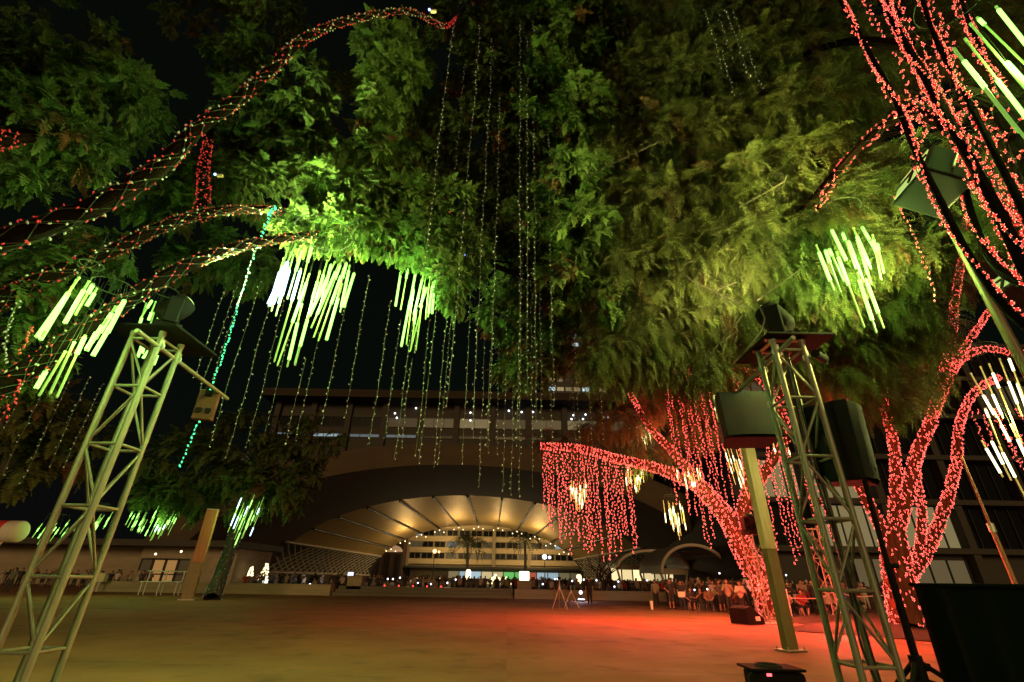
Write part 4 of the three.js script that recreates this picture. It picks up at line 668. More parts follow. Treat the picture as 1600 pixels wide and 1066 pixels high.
for (const [x, y, F, label] of [[672, 17, 4.6, 'tiny blue lamp with a pale housing on the limb at the top'], [338, 274, 5.6, 'tiny blue lamp on the upright red wrapped branch'], [727, 399, 6.6, 'tiny blue lamp at the end of the lowest limb']]) {
  const o = thing('marker_lamp', label, 'lamp', P(x, y, F));
  part(o, 'housing', [rbox(0.10, 0.045, 0.05, 0.01, 0.06, -0.01, 0)], M.paleMetal); part(o, 'bulb', [ball(0.022, -0.01, 0, 0.02, 8, 6)], glow(C(0.25, 0.35, 1), 5));
}

/* ------------------------------------------------------------------ truss towers */
function truss(o, w, d, h, levels, r, rb, mat) { // chords, rungs and braces as parts; the near left chord stands at the origin
  const q = (i, y) => [V(0, y, 0), V(w, y, 0), V(w, y, -d), V(0, y, -d)][i % 4];
  for (let i = 0; i < 4; i++) part(o, 'chord', [rod(q(i, 0.02), q(i, h), r, r, 14), rod(q(i, h - 0.02), q(i, h + 0.03), r * 1.2, r * 1.2, 12)], mat);
  levels.forEach((y, k) => {
    for (let i = 0; i < 4; i++) part(o, 'rung', [rod(q(i, y), q(i + 1, y), rb, rb, 9)], mat);
    const y1 = levels[k + 1]; if (y1 === undefined) return;
    for (let i = 0; i < 4; i++) { const up = (i + k) % 2; part(o, 'brace', [rod(q(i, up ? y + 0.03 : y1 - 0.03), q(i + 1, up ? y1 - 0.03 : y + 0.03), rb * 0.85, rb * 0.85, 9)], mat); }
  });
  part(o, 'base_plate', [rbox(w + 0.2, 0.02, d + 0.2, 0.006, w / 2, 0.012, -d / 2)], M.steel);
}
const LEV = [0.32, 0.95, 1.62, 2.28, 2.97, 3.6];
const clampAt = (o, x, y, z, r) => part(o, 'clamp', [new THREE.TorusGeometry(r, 0.016, 6, 14).translate(x, y, z), box(0.05, 0.09, 0.05, x, y + r, z)], M.steel);
function movingHead(name, label, at, s = 1, turn = 0, tilt = 0.6) {
  const o = thing(name, label, 'stage light', at, turn);
  part(o, 'base', [rbox(0.36 * s, 0.11 * s, 0.3 * s, 0.02 * s, 0, 0.055 * s, 0)], M.black);
  part(o, 'yoke', [rbox(0.07 * s, 0.36 * s, 0.16 * s, 0.02 * s, -0.19 * s, 0.28 * s, 0), rbox(0.07 * s, 0.36 * s, 0.16 * s, 0.02 * s, 0.19 * s, 0.28 * s, 0), rbox(0.44 * s, 0.06 * s, 0.18 * s, 0.02 * s, 0, 0.14 * s, 0)], M.black);
  const hd = new THREE.LatheGeometry([[0, -0.2], [0.1, -0.2], [0.14, -0.14], [0.15, 0], [0.15, 0.1], [0.13, 0.17], [0.11, 0.19], [0, 0.185]].map(([x, y]) => new THREE.Vector2(x * s, y * s)), 22).rotateX(tilt).translate(0, 0.37 * s, 0);
  const h = part(o, 'lamp_head', [hd], M.black);
  part(h, 'lens', [new THREE.SphereGeometry(0.1 * s, 16, 6, 0, Math.PI * 2, 0, 0.9).scale(1, 0.35, 1).translate(0, 0.185 * s, 0).rotateX(tilt).translate(0, 0.37 * s, 0)], M.glassDark);
  return o;
}
function beam(o, s, turn, tilt, color, I, cone) { // glow added to a moving head lens, and a spotlight added to brighten the leaves
  o.children[2].children[0].material = glow(color, 1.5);
  const d = V(0, 1, 0).applyAxisAngle(V(1, 0, 0), tilt).applyAxisAngle(V(0, 1, 0), turn), l = new THREE.SpotLight(color, I, 0, cone, 0.8, 2);
  l.position.copy(o.position).add(V(0, 0.37 * s, 0)).addScaledVector(d, 0.26 * s); l.target.position.copy(l.position).add(d); l.shadow.radius = 5; l.castShadow = true; scene.add(l, l.target);
}
{
  const o = thing('truss_tower', 'square metal truss tower at the left with a lamp on its top plate', 'truss tower', [-4.73, 0, -5.2]);
  truss(o, 0.36, 0.36, 3.66, LEV, 0.033, 0.017, M.alu);
  part(o, 'top_plate', [rbox(0.86, 0.03, 0.9, 0.008, 0.18, 3.72, -0.3)], M.black);
  part(o, 'outrigger_pipe', [rod(V(0.38, 3.5, 0.4), V(0.3, 3.44, -1.75), 0.026, 0.026, 10)], M.alu);
  clampAt(o, 0.37, 3.5, -0.02, 0.045); clampAt(o, 0.36, 3.48, -0.38, 0.045);
  beam(movingHead('moving_head_lamp', 'dark moving head lamp standing on top of the left truss tower', [-4.46, 3.736, -5.35], 1.0, -0.95, -0.6), 1.0, -0.95, -0.6, C(0.8, 1, 0.28), 400, 0.75);
  // the orange lamp with two sockets that hangs from the pipe
  const b = thing('blinder_lamp', 'flat square orange lamp with two dark sockets hanging from the left tower pipe', 'stage light', P(331, 608, 6.7), 0.25);
  part(b, 'housing', [rbox(0.27, 0.46, 0.1, 0.015, 0, -0.26, 0)], std(C(0.11, 0.032, 0.014), 0.8, 0, { map: wear }));
  for (const s of [-1, 1]) part(b, 'socket', [new THREE.CylinderGeometry(0.035, 0.042, 0.03, 14).rotateX(Math.PI / 2).translate(s * 0.06, -0.36, 0.062), box(0.08, 0.02, 0.02, s * 0.06, -0.33, 0.06)], M.black);
  part(b, 'bracket', [rod(V(-0.07, -0.02, 0.06), V(0, 0.07, 0), 0.012, 0.012, 6), rod(V(0.07, -0.02, 0.06), V(0, 0.07, 0), 0.012, 0.012, 6), rbox(0.1, 0.1, 0.03, 0.01, 0, -0.09, 0.06)], M.black);
}
{
  const o = thing('truss_tower', 'square metal truss tower at the right carrying two dark speakers', 'truss tower', [3.27, 0, -5.2]);
  truss(o, 0.36, 0.36, 3.7, LEV, 0.033, 0.017, M.alu);
  part(o, 'top_plate', [rbox(0.84, 0.03, 0.92, 0.008, 0.31, 3.765, -0.33)], M.black);
  part(o, 'top_frame', [box(0.5, 0.03, 0.03, 0.18, 3.735, -0.03), box(0.5, 0.03, 0.03, 0.18, 3.735, -0.36), box(0.03, 0.03, 0.36, 0.02, 3.73, -0.2)], std(C(0.5, 0.12, 0.08), 0.5));
  part(o, 'outrigger_pipe', [rod(V(0.06, 3.6, 0.32), V(0.03, 3.46, -1.5), 0.028, 0.028, 12)], M.alu);
  part(o, 'outrigger_pipe', [rod(V(0.42, 3.5, 0.1), V(0.62, 3.5, -0.05), 0.05, 0.05, 12)], M.black);
  clampAt(o, 0.02, 3.56, 0, 0.05); clampAt(o, 0.03, 3.5, -0.4, 0.05); clampAt(o, 0.37, 3.48, 0, 0.045); clampAt(o, 0, 3.0, -0.36, 0.045); clampAt(o, 0.36, 2.9, -0.36, 0.045);
  part(o, 'cable', [new THREE.TubeGeometry(new THREE.CatmullRomCurve3([V(0.3, 3.6, -0.3), V(0.26, 2.4, -0.3), V(0.3, 1.2, -0.28), V(0.27, 0.4, -0.3), V(0.3, 0.02, -0.2)]), 40, 0.012, 6), new THREE.TubeGeometry(new THREE.CatmullRomCurve3([V(0.33, 3.6, -0.28), V(0.3, 2.2, -0.27), V(0.33, 1.0, -0.3), V(0.31, 0.02, -0.22)]), 40, 0.01, 6)], M.rubber);
  const hd = movingHead('moving_head_lamp', 'dark moving head lamp tilted back on top of the right truss tower', [3.57, 3.78, -5.5], 1.15, 0.95, -0.5);
  beam(hd, 1.15, 0.95, -0.5, C(1, 0.88, 0.28), 44, 1.25);
}
function speaker(label, at, w, h, d, turn, tilt, taper = 0.62) {
  const o = thing('loudspeaker', label, 'loudspeaker', at, turn); o.rotation.order = 'YXZ'; o.rotation.x = tilt;
  const s = new THREE.Shape(), a = w / 2, b = a * taper; s.moveTo(-a, 0); s.lineTo(a, 0); s.lineTo(a, 0.12); s.lineTo(b, d); s.lineTo(-b, d); s.lineTo(-a, 0.12); s.closePath();
  const g = new THREE.ExtrudeGeometry(s, { depth: h, bevelEnabled: true, bevelSize: 0.014, bevelThickness: 0.014, bevelSegments: 2 }).rotateX(-Math.PI / 2);  // depth runs to -z, height up
  part(o, 'cabinet', [g], M.black);
  const gr = []; for (let i = 0; i <= 12; i++) { const t = i / 12 * 2 - 1, t2 = (i + 1) / 12 * 2 - 1; if (i < 12) gr.push([t, t2]); }
  part(o, 'grille', gr.map(([t, t2]) => { const x0 = t * a * 0.97, x1 = t2 * a * 0.97, z0 = 0.016 + 0.055 * (1 - t * t), z1 = 0.016 + 0.055 * (1 - t2 * t2), L = Math.hypot(x1 - x0, z1 - z0); return box(L + 0.002, h * 0.97, 0.006, 0, 0, 0).rotateY(-Math.atan2(z1 - z0, x1 - x0)).translate((x0 + x1) / 2, h / 2, (z0 + z1) / 2); }), M.grille);
  for (const s2 of [-1, 1]) part(o, 'handle', [rbox(0.02, 0.12, 0.16, 0.008, s2 * (a * (1 + taper) / 2 + 0.012), h * 0.5, -d * 0.5)], M.rubber);
  part(o, 'badge', [box(0.07, 0.04, 0.004, 0, h * 0.14, 0.074)], M.rubber);
  return o;
}
{
  const s1 = speaker('boxy dark speaker hung from the pipe left of the right truss tower', [3.4, 2.82, -6.35], 0.74, 0.66, 0.5, -0.12, -0.06, 0.75);
  part(s1, 'bracket', [rod(V(-0.36, 0.3, -0.25), V(-0.36, 0.72, -0.25), 0.015, 0.015, 6), rod(V(0.36, 0.3, -0.25), V(0.36, 0.72, -0.25), 0.015, 0.015, 6), rod(V(-0.36, 0.72, -0.25), V(0.36, 0.72, -0.25), 0.018, 0.018, 6)], M.steel);
  const s2 = speaker('tall dark speaker with curved grille on the right side of the right truss tower', [4.02, 2.03, -5.3], 0.52, 0.88, 0.46, 0.72, 0.06, 0.6);
  // the black pole and tripod that carry it
  const st = thing('speaker_stand', 'black tripod speaker stand in front of the right leg of the truss tower', 'speaker stand', [3.83, 0, -5.22]);
  part(st, 'pole', [rod(V(0, 0.2, 0), V(0.02, 1.2, 0), 0.034, 0.034, 12), rod(V(0.02, 1.2, 0), V(0.06, 2.08, 0), 0.026, 0.026, 12)], M.black);
  part(st, 'collar', [rod(V(0, 0.22, 0), V(0, 0.42, 0), 0.055, 0.055, 12), box(0.13, 0.06, 0.05, 0.04, 0.33, 0)], M.black);
  part(st, 'knob', [rod(V(0.02, 1.18, 0), V(0.1, 1.18, 0.03), 0.02, 0.03, 8)], M.black);
  for (let i = 0; i < 3; i++) { const a = i * 2.094 + 0.45, e = V(Math.cos(a) * 0.5, 0.015, Math.sin(a) * 0.5); const lg = part(st, 'leg', [rod(V(Math.cos(a) * 0.04, 0.36, Math.sin(a) * 0.04), e, 0.024, 0.022, 8)], M.black); part(lg, 'rubber_foot', [rod(e.clone().setY(0), e.clone().setY(0.05), 0.034, 0.03, 8)], M.rubber); part(st, 'strut', [rod(V(0, 0.24, 0), V(Math.cos(a) * 0.28, 0.17, Math.sin(a) * 0.28), 0.012, 0.012, 6)], M.black); }
}
/* things standing near the right tower */
{
  const o = movingHead('floor_lamp', 'black stage floor lamp with a red display at the foot of the right tower', [2.86, 0, -6.05], 0.001);
  o.clear();
  part(o, 'housing', [rbox(0.5, 0.17, 0.36, 0.03, 0, 0.085, 0)], M.black);
  part(o, 'top_plate', [rbox(0.56, 0.025, 0.4, 0.01, -0.02, 0.195, 0)], M.black);
  part(o, 'display', [box(0.05, 0.025, 0.006, -0.13, 0.155, 0.181)], glow(C(1, 0.1, 0.12), 3));
  for (const s of [-1, 1]) part(o, 'handle', [new THREE.TorusGeometry(0.05, 0.01, 6, 12, Math.PI).rotateZ(s * -Math.PI / 2).translate(s * 0.25, 0.1, 0.05)], M.rubber);
  part(o, 'lens_ring', [new THREE.TorusGeometry(0.12, 0.02, 8, 22).rotateX(Math.PI / 2).translate(-0.04, 0.21, 0)], M.rubber);
  const b = thing('power_box', 'small dark box with a lid coloured as if red-lit beside the foot of the right truss tower', 'box', [3.04, 0, -5.55]);
  part(b, 'body', [rbox(0.2, 0.1, 0.16, 0.01, 0, 0.05, 0)], M.black); part(b, 'lid', [rbox(0.22, 0.02, 0.18, 0.006, 0, 0.112, 0)], std(C(0.4, 0.12, 0.1), 0.4));  // red light put into the lid colour
}
{ // booth under black cloth, cut by the right edge
  const o = thing('black_booth', 'large booth covered in black cloth in the bottom right corner', 'booth', [6.03, 0, -4.6]);
  const w = 4.0, d = 1.2, h = 1.0, pos = [], idx = [], nx = 120, ny = 10;
  const path = (s) => { const L = d + w + d, k = s * L; return k < d ? [-w / 2, -d / 2 + k, -1, 0] : k < d + w ? [-w / 2 + (k - d), d / 2, 0, 1] : [w / 2, d / 2 - (k - d - w), 1, 0]; };
  for (let j = 0; j <= ny; j++) for (let i = 0; i <= nx; i++) { const [x, z, ax, az] = path(i / nx), y = h * (1 - j / ny), f = (0.012 + 0.03 * j / ny) * Math.sin(i * 0.9 + 2 * noise(i * 0.13, 0)); pos.push(x + ax * f + ax * 0.03 * j / ny, y + 0.004, z + az * f + az * 0.03 * j / ny); }
  for (let j = 0; j < ny; j++) for (let i = 0; i < nx; i++) { const a = j * (nx + 1) + i, b = a + nx + 1; idx.push(a, b, a + 1, a + 1, b, b + 1); }
  const g = new THREE.BufferGeometry(); g.setAttribute('position', new THREE.Float32BufferAttribute(pos, 3)); g.setIndex(idx); g.computeVertexNormals();
  part(o, 'cloth', [g], M.matteBlack); part(o, 'top', [rbox(w + 0.06, 0.03, d + 0.06, 0.01, 0, h + 0.012, 0)], M.matteBlack);
  const l = thing('clip_lamp', 'small red-knobbed fitting lying on top of the black booth', 'lamp', [4.6, 1.03, -4.3]); part(l, 'base', [rbox(0.06, 0.015, 0.04, 0.005, 0, 0.008, 0)], M.black); part(l, 'knob', [ball(0.014, 0, 0.022, 0, 8, 6)], std(C(0.5, 0.12, 0.1), 0.4));
}
function post(name, label, at, w, d, h, upper = M.paleMetal) {
  const o = thing(name, label, 'post', at, 0.3);
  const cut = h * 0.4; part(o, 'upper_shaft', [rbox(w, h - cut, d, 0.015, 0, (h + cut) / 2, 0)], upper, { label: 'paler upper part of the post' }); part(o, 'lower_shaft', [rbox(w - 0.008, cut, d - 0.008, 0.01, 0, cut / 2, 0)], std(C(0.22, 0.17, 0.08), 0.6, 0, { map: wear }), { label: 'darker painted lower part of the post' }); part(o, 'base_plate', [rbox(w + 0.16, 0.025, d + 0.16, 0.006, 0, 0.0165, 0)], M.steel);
  for (const [x, z] of [[-1, -1], [1, -1], [-1, 1], [1, 1]]) part(o, 'bolt', [rod(V(x * (w / 2 + 0.05), 0.029, z * (d / 2 + 0.05)), V(x * (w / 2 + 0.05), 0.07, z * (d / 2 + 0.05)), 0.012, 0.012, 6)], M.steel);
  part(o, 'cap', [rbox(w + 0.02, 0.03, d + 0.02, 0.006, 0, h + 0.016, 0)], M.steel); return o;
}
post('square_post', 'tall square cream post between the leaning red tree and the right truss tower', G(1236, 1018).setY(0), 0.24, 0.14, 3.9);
post('square_post', 'tall square cream post at the left, coloured as if orange lit, beside the lit lobby doors', G(292, 938).setY(0), 0.44, 0.3, heightAt(797, -G(292, 938).z, 326), std(C(0.42, 0.19, 0.09), 0.7, 0, { map: wear }));  // orange light put into the colour of the upper shaft
{ // mast, thin pole and flood lamps at the far right
  const o = thing('mast', 'bare metal mast rising out of the right edge among the red bulbs', 'mast', P(1490, 362, 4.6).setY(0)), h = heightAt(362, 4.6, 1490);
  part(o, 'pole', [rod(V(0, 0, 0), V(0, h, 0), 0.05, 0.05, 14)], std(C(0.16, 0.11, 0.07), 0.5, 0.3, { map: wear })); part(o, 'cap', [rod(V(0, h, 0), V(0, h + 0.02, 0), 0.054, 0.05, 14)], M.steel); part(o, 'base_plate', [rbox(0.3, 0.02, 0.3, 0.006, 0, 0.012, 0)], M.steel);
  const p = thing('thin_pole', 'thin brown pole rising behind the black booth at the right', 'pole', P(1577, 890, 8.5).setY(0)), hp = heightAt(712, 8.5, 1510);
  part(p, 'lower_tube', [rod(V(0, 0, 0), V(0, 1.9, 0), 0.035, 0.035, 10)], std(C(0.3, 0.14, 0.08), 0.6)); part(p, 'upper_tube', [rod(V(0, 1.9, 0), V(0, hp, 0), 0.02, 0.016, 8)], std(C(0.3, 0.14, 0.08), 0.6)); part(p, 'collar', [rod(V(0, 1.84, 0), V(0, 1.98, 0), 0.05, 0.05, 10)], M.steel);
}
function floodBox(label, c, w, h, d, turn, tilt, glowK, I, cone) { // the lit panel is the side that looks to the left (-x)
  const o = thing('flood_lamp', label, 'flood lamp', c, turn); o.rotation.order = 'YZX'; o.rotation.z = tilt;
  part(o, 'housing', [rbox(w, h, d, 0.03, 0, 0, 0)], M.black);
  part(o, 'light_panel', [box(0.01, h * 0.8, d * 0.82, -w / 2 - 0.008, 0, 0)], glow(C(0.62, 0.85, 0.22), glowK));
  part(o, 'strap', [box(0.02, h * 0.95, 0.03, -w / 2 - 0.025, 0, 0.06)], M.black); part(o, 'strap', [box(0.02, 0.02, d * 0.95, -w / 2 - 0.022, 0.02, 0)], M.black);
  part(o, 'bracket', [rod(V(0, -0.1, -d / 2 - 0.02), V(0, h * 0.8, -d / 2 - 0.02), 0.015, 0.015, 6), rod(V(0, -0.1, d / 2 + 0.02), V(0, h * 0.8, d / 2 + 0.02), 0.015, 0.015, 6), rod(V(0, h * 0.8, -d / 2 - 0.02), V(0, h * 0.8, d / 2 + 0.02), 0.015, 0.015, 6)], M.steel);
  o.updateMatrixWorld(true);
  const s = new THREE.SpotLight(C(0.86, 0.86, 0.2), I, 0, cone, 0.5, 2); s.position.copy(V(-w / 2 - 0.06, 0, 0).applyMatrix4(o.matrixWorld)); s.target.position.copy(V(-3, 0, 0).applyMatrix4(o.matrixWorld)); s.shadow.radius = 8; s.castShadow = true; scene.add(s, s.target);
}
floodBox('dark box flood lamp with yellow-green panel among the top right red bulbs', P(1462, 285, 4.0), 0.5, 0.42, 0.6, -0.12, -0.55, 0.75, 135, 1.3);
floodBox('pale flood lamp at the right edge beside the mast', P(1592, 450, 4.7), 0.36, 0.3, 0.4, -0.1, -0.5, 0.6, 150, 1.3);
// two thin trusses in the distance
function smallTruss(label, x, F, h, w) {
  const o = thing('slim_truss', label, 'truss tower', P(x, 900, F).setY(0), 0.5), lv = []; for (let y = 0.05; y < h; y += w * 1.15) lv.push(y);
  const q = (i, y) => [V(-w / 2, y, w / 2), V(w / 2, y, w / 2), V(w / 2, y, -w / 2), V(-w / 2, y, -w / 2)][i % 4], br = [];
  for (let i = 0; i < 4; i++) part(o, 'chord', [rod(q(i, 0), q(i, h), 0.022, 0.022, 7)], M.alu);
  lv.forEach((y, k) => { for (let i = 0; i < 4; i++) { if (k % 2 === 0) br.push(rod(q(i, y), q(i + 1, y), 0.012, 0.012, 5)); if (lv[k + 1]) br.push(rod(q(i + (k % 2), y), q(i + 1 - (k % 2), lv[k + 1]), 0.012, 0.012, 5)); } });
  part(o, 'bracing', br, M.alu, { kind: 'stuff' }); part(o, 'base_plate', [box(w + 0.2, 0.02, w + 0.2, 0, 0.012, 0)], M.steel); return o;
}
smallTruss('slim pale truss in front of the leaning red trunk with a dark lamp on top', 1186, 15.2, 2.3, 0.36);
smallTruss('slim pale truss seen through the legs of the right truss tower', 1292, 15.6, 2.6, 0.36);
movingHead('moving_head_lamp', 'small dark lamp on top of the slim truss by the leaning red trunk', P(1186, 900, 15.2).setY(2.3), 1.1, 0.4, 0.9);
{
  const o = thing('floor_monitor', 'black wedge monitor on the floor at the foot of the slim truss', 'monitor', P(1168, 970, 15.0).setY(0), 0.4);
  const s = new THREE.Shape(); s.moveTo(-0.3, 0); s.lineTo(0.3, 0); s.lineTo(0.3, 0.12); s.lineTo(-0.1, 0.42); s.lineTo(-0.3, 0.36); s.closePath();
  part(o, 'cabinet', [new THREE.ExtrudeGeometry(s, { depth: 0.6, bevelEnabled: true, bevelSize: 0.01, bevelThickness: 0.01, bevelSegments: 1 }).translate(0, 0.011, -0.3)], M.black);
  part(o, 'white_label', [box(0.16, 0.1, 0.01, 0.06, 0.14, 0.318)], std(C(0.7, 0.6, 0.5), 0.6));
}
{ // striped awning at the left edge
  const o = thing('striped_awning', 'rounded red and white striped awning on a pole at the left edge', 'awning', P(-29, 840, 20).setY(0)), h0 = heightAt(848, 20, 20), r = 0.4, n = 9;
  for (let i = 0; i < n; i++) part(o, 'stripe', [new THREE.CylinderGeometry(r, r, 0.42, 22, 1, true, 0, Math.PI * 2).rotateZ(Math.PI / 2).translate(-2.2 + i * 0.42, h0 + r, 0)], i % 2 ? std(C(0.6, 0.035, 0.03), 0.6, 0, { side: THREE.DoubleSide }) : std(C(0.62, 0.58, 0.5), 0.6, 0, { side: THREE.DoubleSide }));
  part(o, 'end_cap', [new THREE.SphereGeometry(r, 20, 10, 0, Math.PI * 2, 0, Math.PI / 2).scale(1, 0.35, 1).rotateZ(-Math.PI / 2).translate(-2.2 + n * 0.42 - 0.21, h0 + r, 0)], std(C(0.62, 0.58, 0.5), 0.6));
  part(o, 'pole', [rod(V(0.3, 0, 0.1), V(1.0, h0 + 0.1, 0.1), 0.035, 0.035, 8)], M.paleMetal);
}
for (const [x, y, F, h, c, label] of [[679, 864, 112, 9.4, C(1, 0.5, 0.2), 'street lamp with an orange globe in front of the cream building'], [851, 873, 96, 7, C(0.95, 0.95, 1), 'street lamp with a white globe right of the palms']]) {
  const b = P(x, y, F), o = thing('street_lamp', label, 'street lamp', [b.x, 0, b.z]);
  part(o, 'pole', [rod(V(0, 0, 0), V(0, b.y, 0), 0.12, 0.07, 8)], M.frameDark); part(o, 'globe', [ball(0.42, 0, b.y + 0.3, 0, 12, 9)], glow(c, 4)); part(o, 'arm', [rod(V(0, b.y - 0.4, 0), V(0.9, b.y + 0.1, 0), 0.05, 0.05, 6)], M.frameDark);
  part(o, 'globe', [ball(0.26, 0.95, b.y + 0.2, 0, 10, 8)], glow(c, 3));
}
for (const [x, y0, y1, w, F, k, label] of [[731, 890, 912, 8, 90, 3.2, 'tall glowing white lantern before the shopfronts'], [905, 898, 912, 8, 70, 2.4, 'pair of yellow lanterns under the dark trees right of centre']]) {
  const b = P(x, y1, F), t = P(x, y0, F), ww = w / metre(b), o = thing('glowing_lantern', label, 'lantern', [b.x, 0, b.z]);
  part(o, 'post', [rod(V(0, 0, 0), V(0, b.y, 0), 0.12, 0.1, 8)], M.frameDark); part(o, 'lantern_shade', [new THREE.LatheGeometry([[0, 0], [ww * 0.3, 0], [ww * 0.5, 0.3], [ww * 0.5, (t.y - b.y) * 0.85], [ww * 0.3, t.y - b.y], [0, t.y - b.y]].map((a) => new THREE.Vector2(...a)), 12).translate(0, b.y, 0)], litWarm(k));
}
for (const [x, y, w, label] of [[774, 908, 18, 'yellow lit star-topped festival arch, larger of the pair at the shopfronts'], [791, 909, 14, 'yellow lit festival arch, smaller of the pair at the shopfronts'], [757, 908, 8, 'yellow lit figure-shaped ornament left of the festival arches'], [687, 906, 8, 'yellow lit star ornament left of centre in front of the shops'], [652, 906, 24, 'pale orange lit dome tent behind the crowd left of centre'], [612, 858, 34, 'pale lit dome canopy on the roof line under the arch']]) {
  const F = y < 870 ? 118 : 84, b = P(x, y + 4, F), k = metre(b), o = thing('festival_ornament', label, 'ornament', [b.x, 0, b.z]), r = w / k / 2, tent = /dome/.test(label);
  part(o, 'stand', [rod(V(-r * 0.7, 0, 0), V(-r * 0.7, b.y, 0), 0.05, 0.05, 6), rod(V(r * 0.7, 0, 0), V(r * 0.7, b.y, 0), 0.05, 0.05, 6)], M.frameDark);
  if (tent) part(o, 'tent_roof', [new THREE.SphereGeometry(r, 18, 8, 0, Math.PI * 2, 0, Math.PI / 2).scale(1, 0.55, 1).translate(0, b.y, 0)], glow(C(1, 0.55, 0.25), 0.35));
  else { const g = []; for (let i = 0; i < 14; i++) { const a = Math.PI * i / 13; g.push(ball(r * 0.17, Math.cos(a) * r, b.y + Math.sin(a) * r, 0, 6, 5), ball(r * 0.13, Math.cos(a) * r * 0.6, b.y + Math.sin(a) * r * 0.7, 0, 6, 5)); } g.push(ball(r * 0.25, 0, b.y + r * 1.25, 0, 8, 6)); part(o, 'lights', g, litWarm(2.4), { kind: 'stuff' }); }
}
for (const [x, y, w, label] of [[392, 893, 9, 'yellow lit tree-shaped ornament at the left foot of the arch'], [414, 894, 16, 'bright yellow lit bell-shaped ornament at the left foot of the arch']]) {
  const F = 46, b = P(x, y, F), r = w / metre(b) / 2, o = thing('festival_ornament', label, 'ornament', [b.x, 0, b.z]), g = [];
  for (let i = 0; i < 46; i++) { const t = rnd(), a = rr(0, 6.28); g.push(ball(0.06, Math.cos(a) * r * (1 - t * 0.8), b.y - r * 1.3 + t * r * 2.8, Math.sin(a) * r * (1 - t * 0.8) * 0.5, 6, 5)); }
  part(o, 'frame', [rod(V(0, 0, 0), V(0, b.y + r, 0), 0.05, 0.03, 6)], M.frameDark); part(o, 'lights', g, litWarm(3), { kind: 'stuff' });
}
for (const [x, y, w, h, c, label] of [[405, 912, 12, 8, C(0.7, 1, 0.9), 'lit pale screen at the left foot of the arch'], [418, 907, 8, 12, C(1, 0.95, 0.7), 'tall lit panel beside the pale screen'], [548, 897, 9, 5, C(0.7, 0.75, 1), 'bluish lit sign left of the plain pedestal']]) {
  const F = 40, b = P(x, y, F), k = metre(b), o = thing('lit_screen', label, 'screen', [b.x, 0, b.z]);
  part(o, 'stand', [rod(V(0, 0, 0), V(0, b.y, 0), 0.04, 0.04, 6)], M.frameDark); part(o, 'frame', [rbox(w / k + 0.06, h / k + 0.06, 0.05, 0.01, 0, b.y, 0)], M.frameDark); part(o, 'display', [box(w / k, h / k, 0.02, 0, b.y, 0.03)], glow(c, 1.6));
}
/* ------------------------------------------------------------------ the crowd */
// distances to tapered capsules joined smoothly, meshed as one skin
function skin(bones, lo, hi, res, k = 0.03, extra) {
  const size = Math.max(hi.x - lo.x, hi.y - lo.y, hi.z - lo.z), mid = lo.clone().add(hi).multiplyScalar(0.5), mc = new MarchingCubes(res, M.skin, false, false, 40000);
  mc.isolation = 0; const p = V(0, 0, 0), half = res / 2;
  for (let z = 0; z < res; z++) for (let y = 0; y < res; y++) for (let x = 0; x < res; x++) {
    p.set((x - half) / half * size / 2 + mid.x, (y - half) / half * size / 2 + mid.y, (z - half) / half * size / 2 + mid.z);
    let d = 9;
    if (p.x > lo.x && p.x < hi.x && p.y > lo.y && p.y < hi.y && p.z > lo.z && p.z < hi.z) for (const [a, b, r0, r1, sx = 1] of bones) {
      const bx = b.x - a.x, by = b.y - a.y, bz = b.z - a.z, px = p.x - a.x, py = p.y - a.y, pz = p.z - a.z, L = bx * bx + by * by + bz * bz, t = L ? Math.min(1, Math.max(0, (px * bx + py * by + pz * bz) / L)) : 0;
      const dx = (px - bx * t) / sx, dy = py - by * t, dz = pz - bz * t, e = Math.sqrt(dx * dx + dy * dy + dz * dz) - (r0 + (r1 - r0) * t);
      const h = Math.max(k - Math.abs(d - e), 0) / k; d = Math.min(d, e) - h * h * k * 0.25;
    }
    if (extra) d = extra(p, d);
    mc.field[x + y * res + z * res * res] = -d;
  }
  mc.update();
  const n = mc.count, g = new THREE.BufferGeometry(), pos = new Float32Array(n * 3), nor = new Float32Array(n * 3);
  for (let i = 0; i < n; i++) for (let c = 0; c < 3; c++) { pos[i * 3 + c] = mc.positionArray[i * 3 + c] * size / 2 + mid.getComponent(c); nor[i * 3 + c] = mc.normalArray[i * 3 + c]; }
  g.setAttribute('position', new THREE.BufferAttribute(pos, 3)); g.setAttribute('normal', new THREE.BufferAttribute(nor, 3)); return g;
}
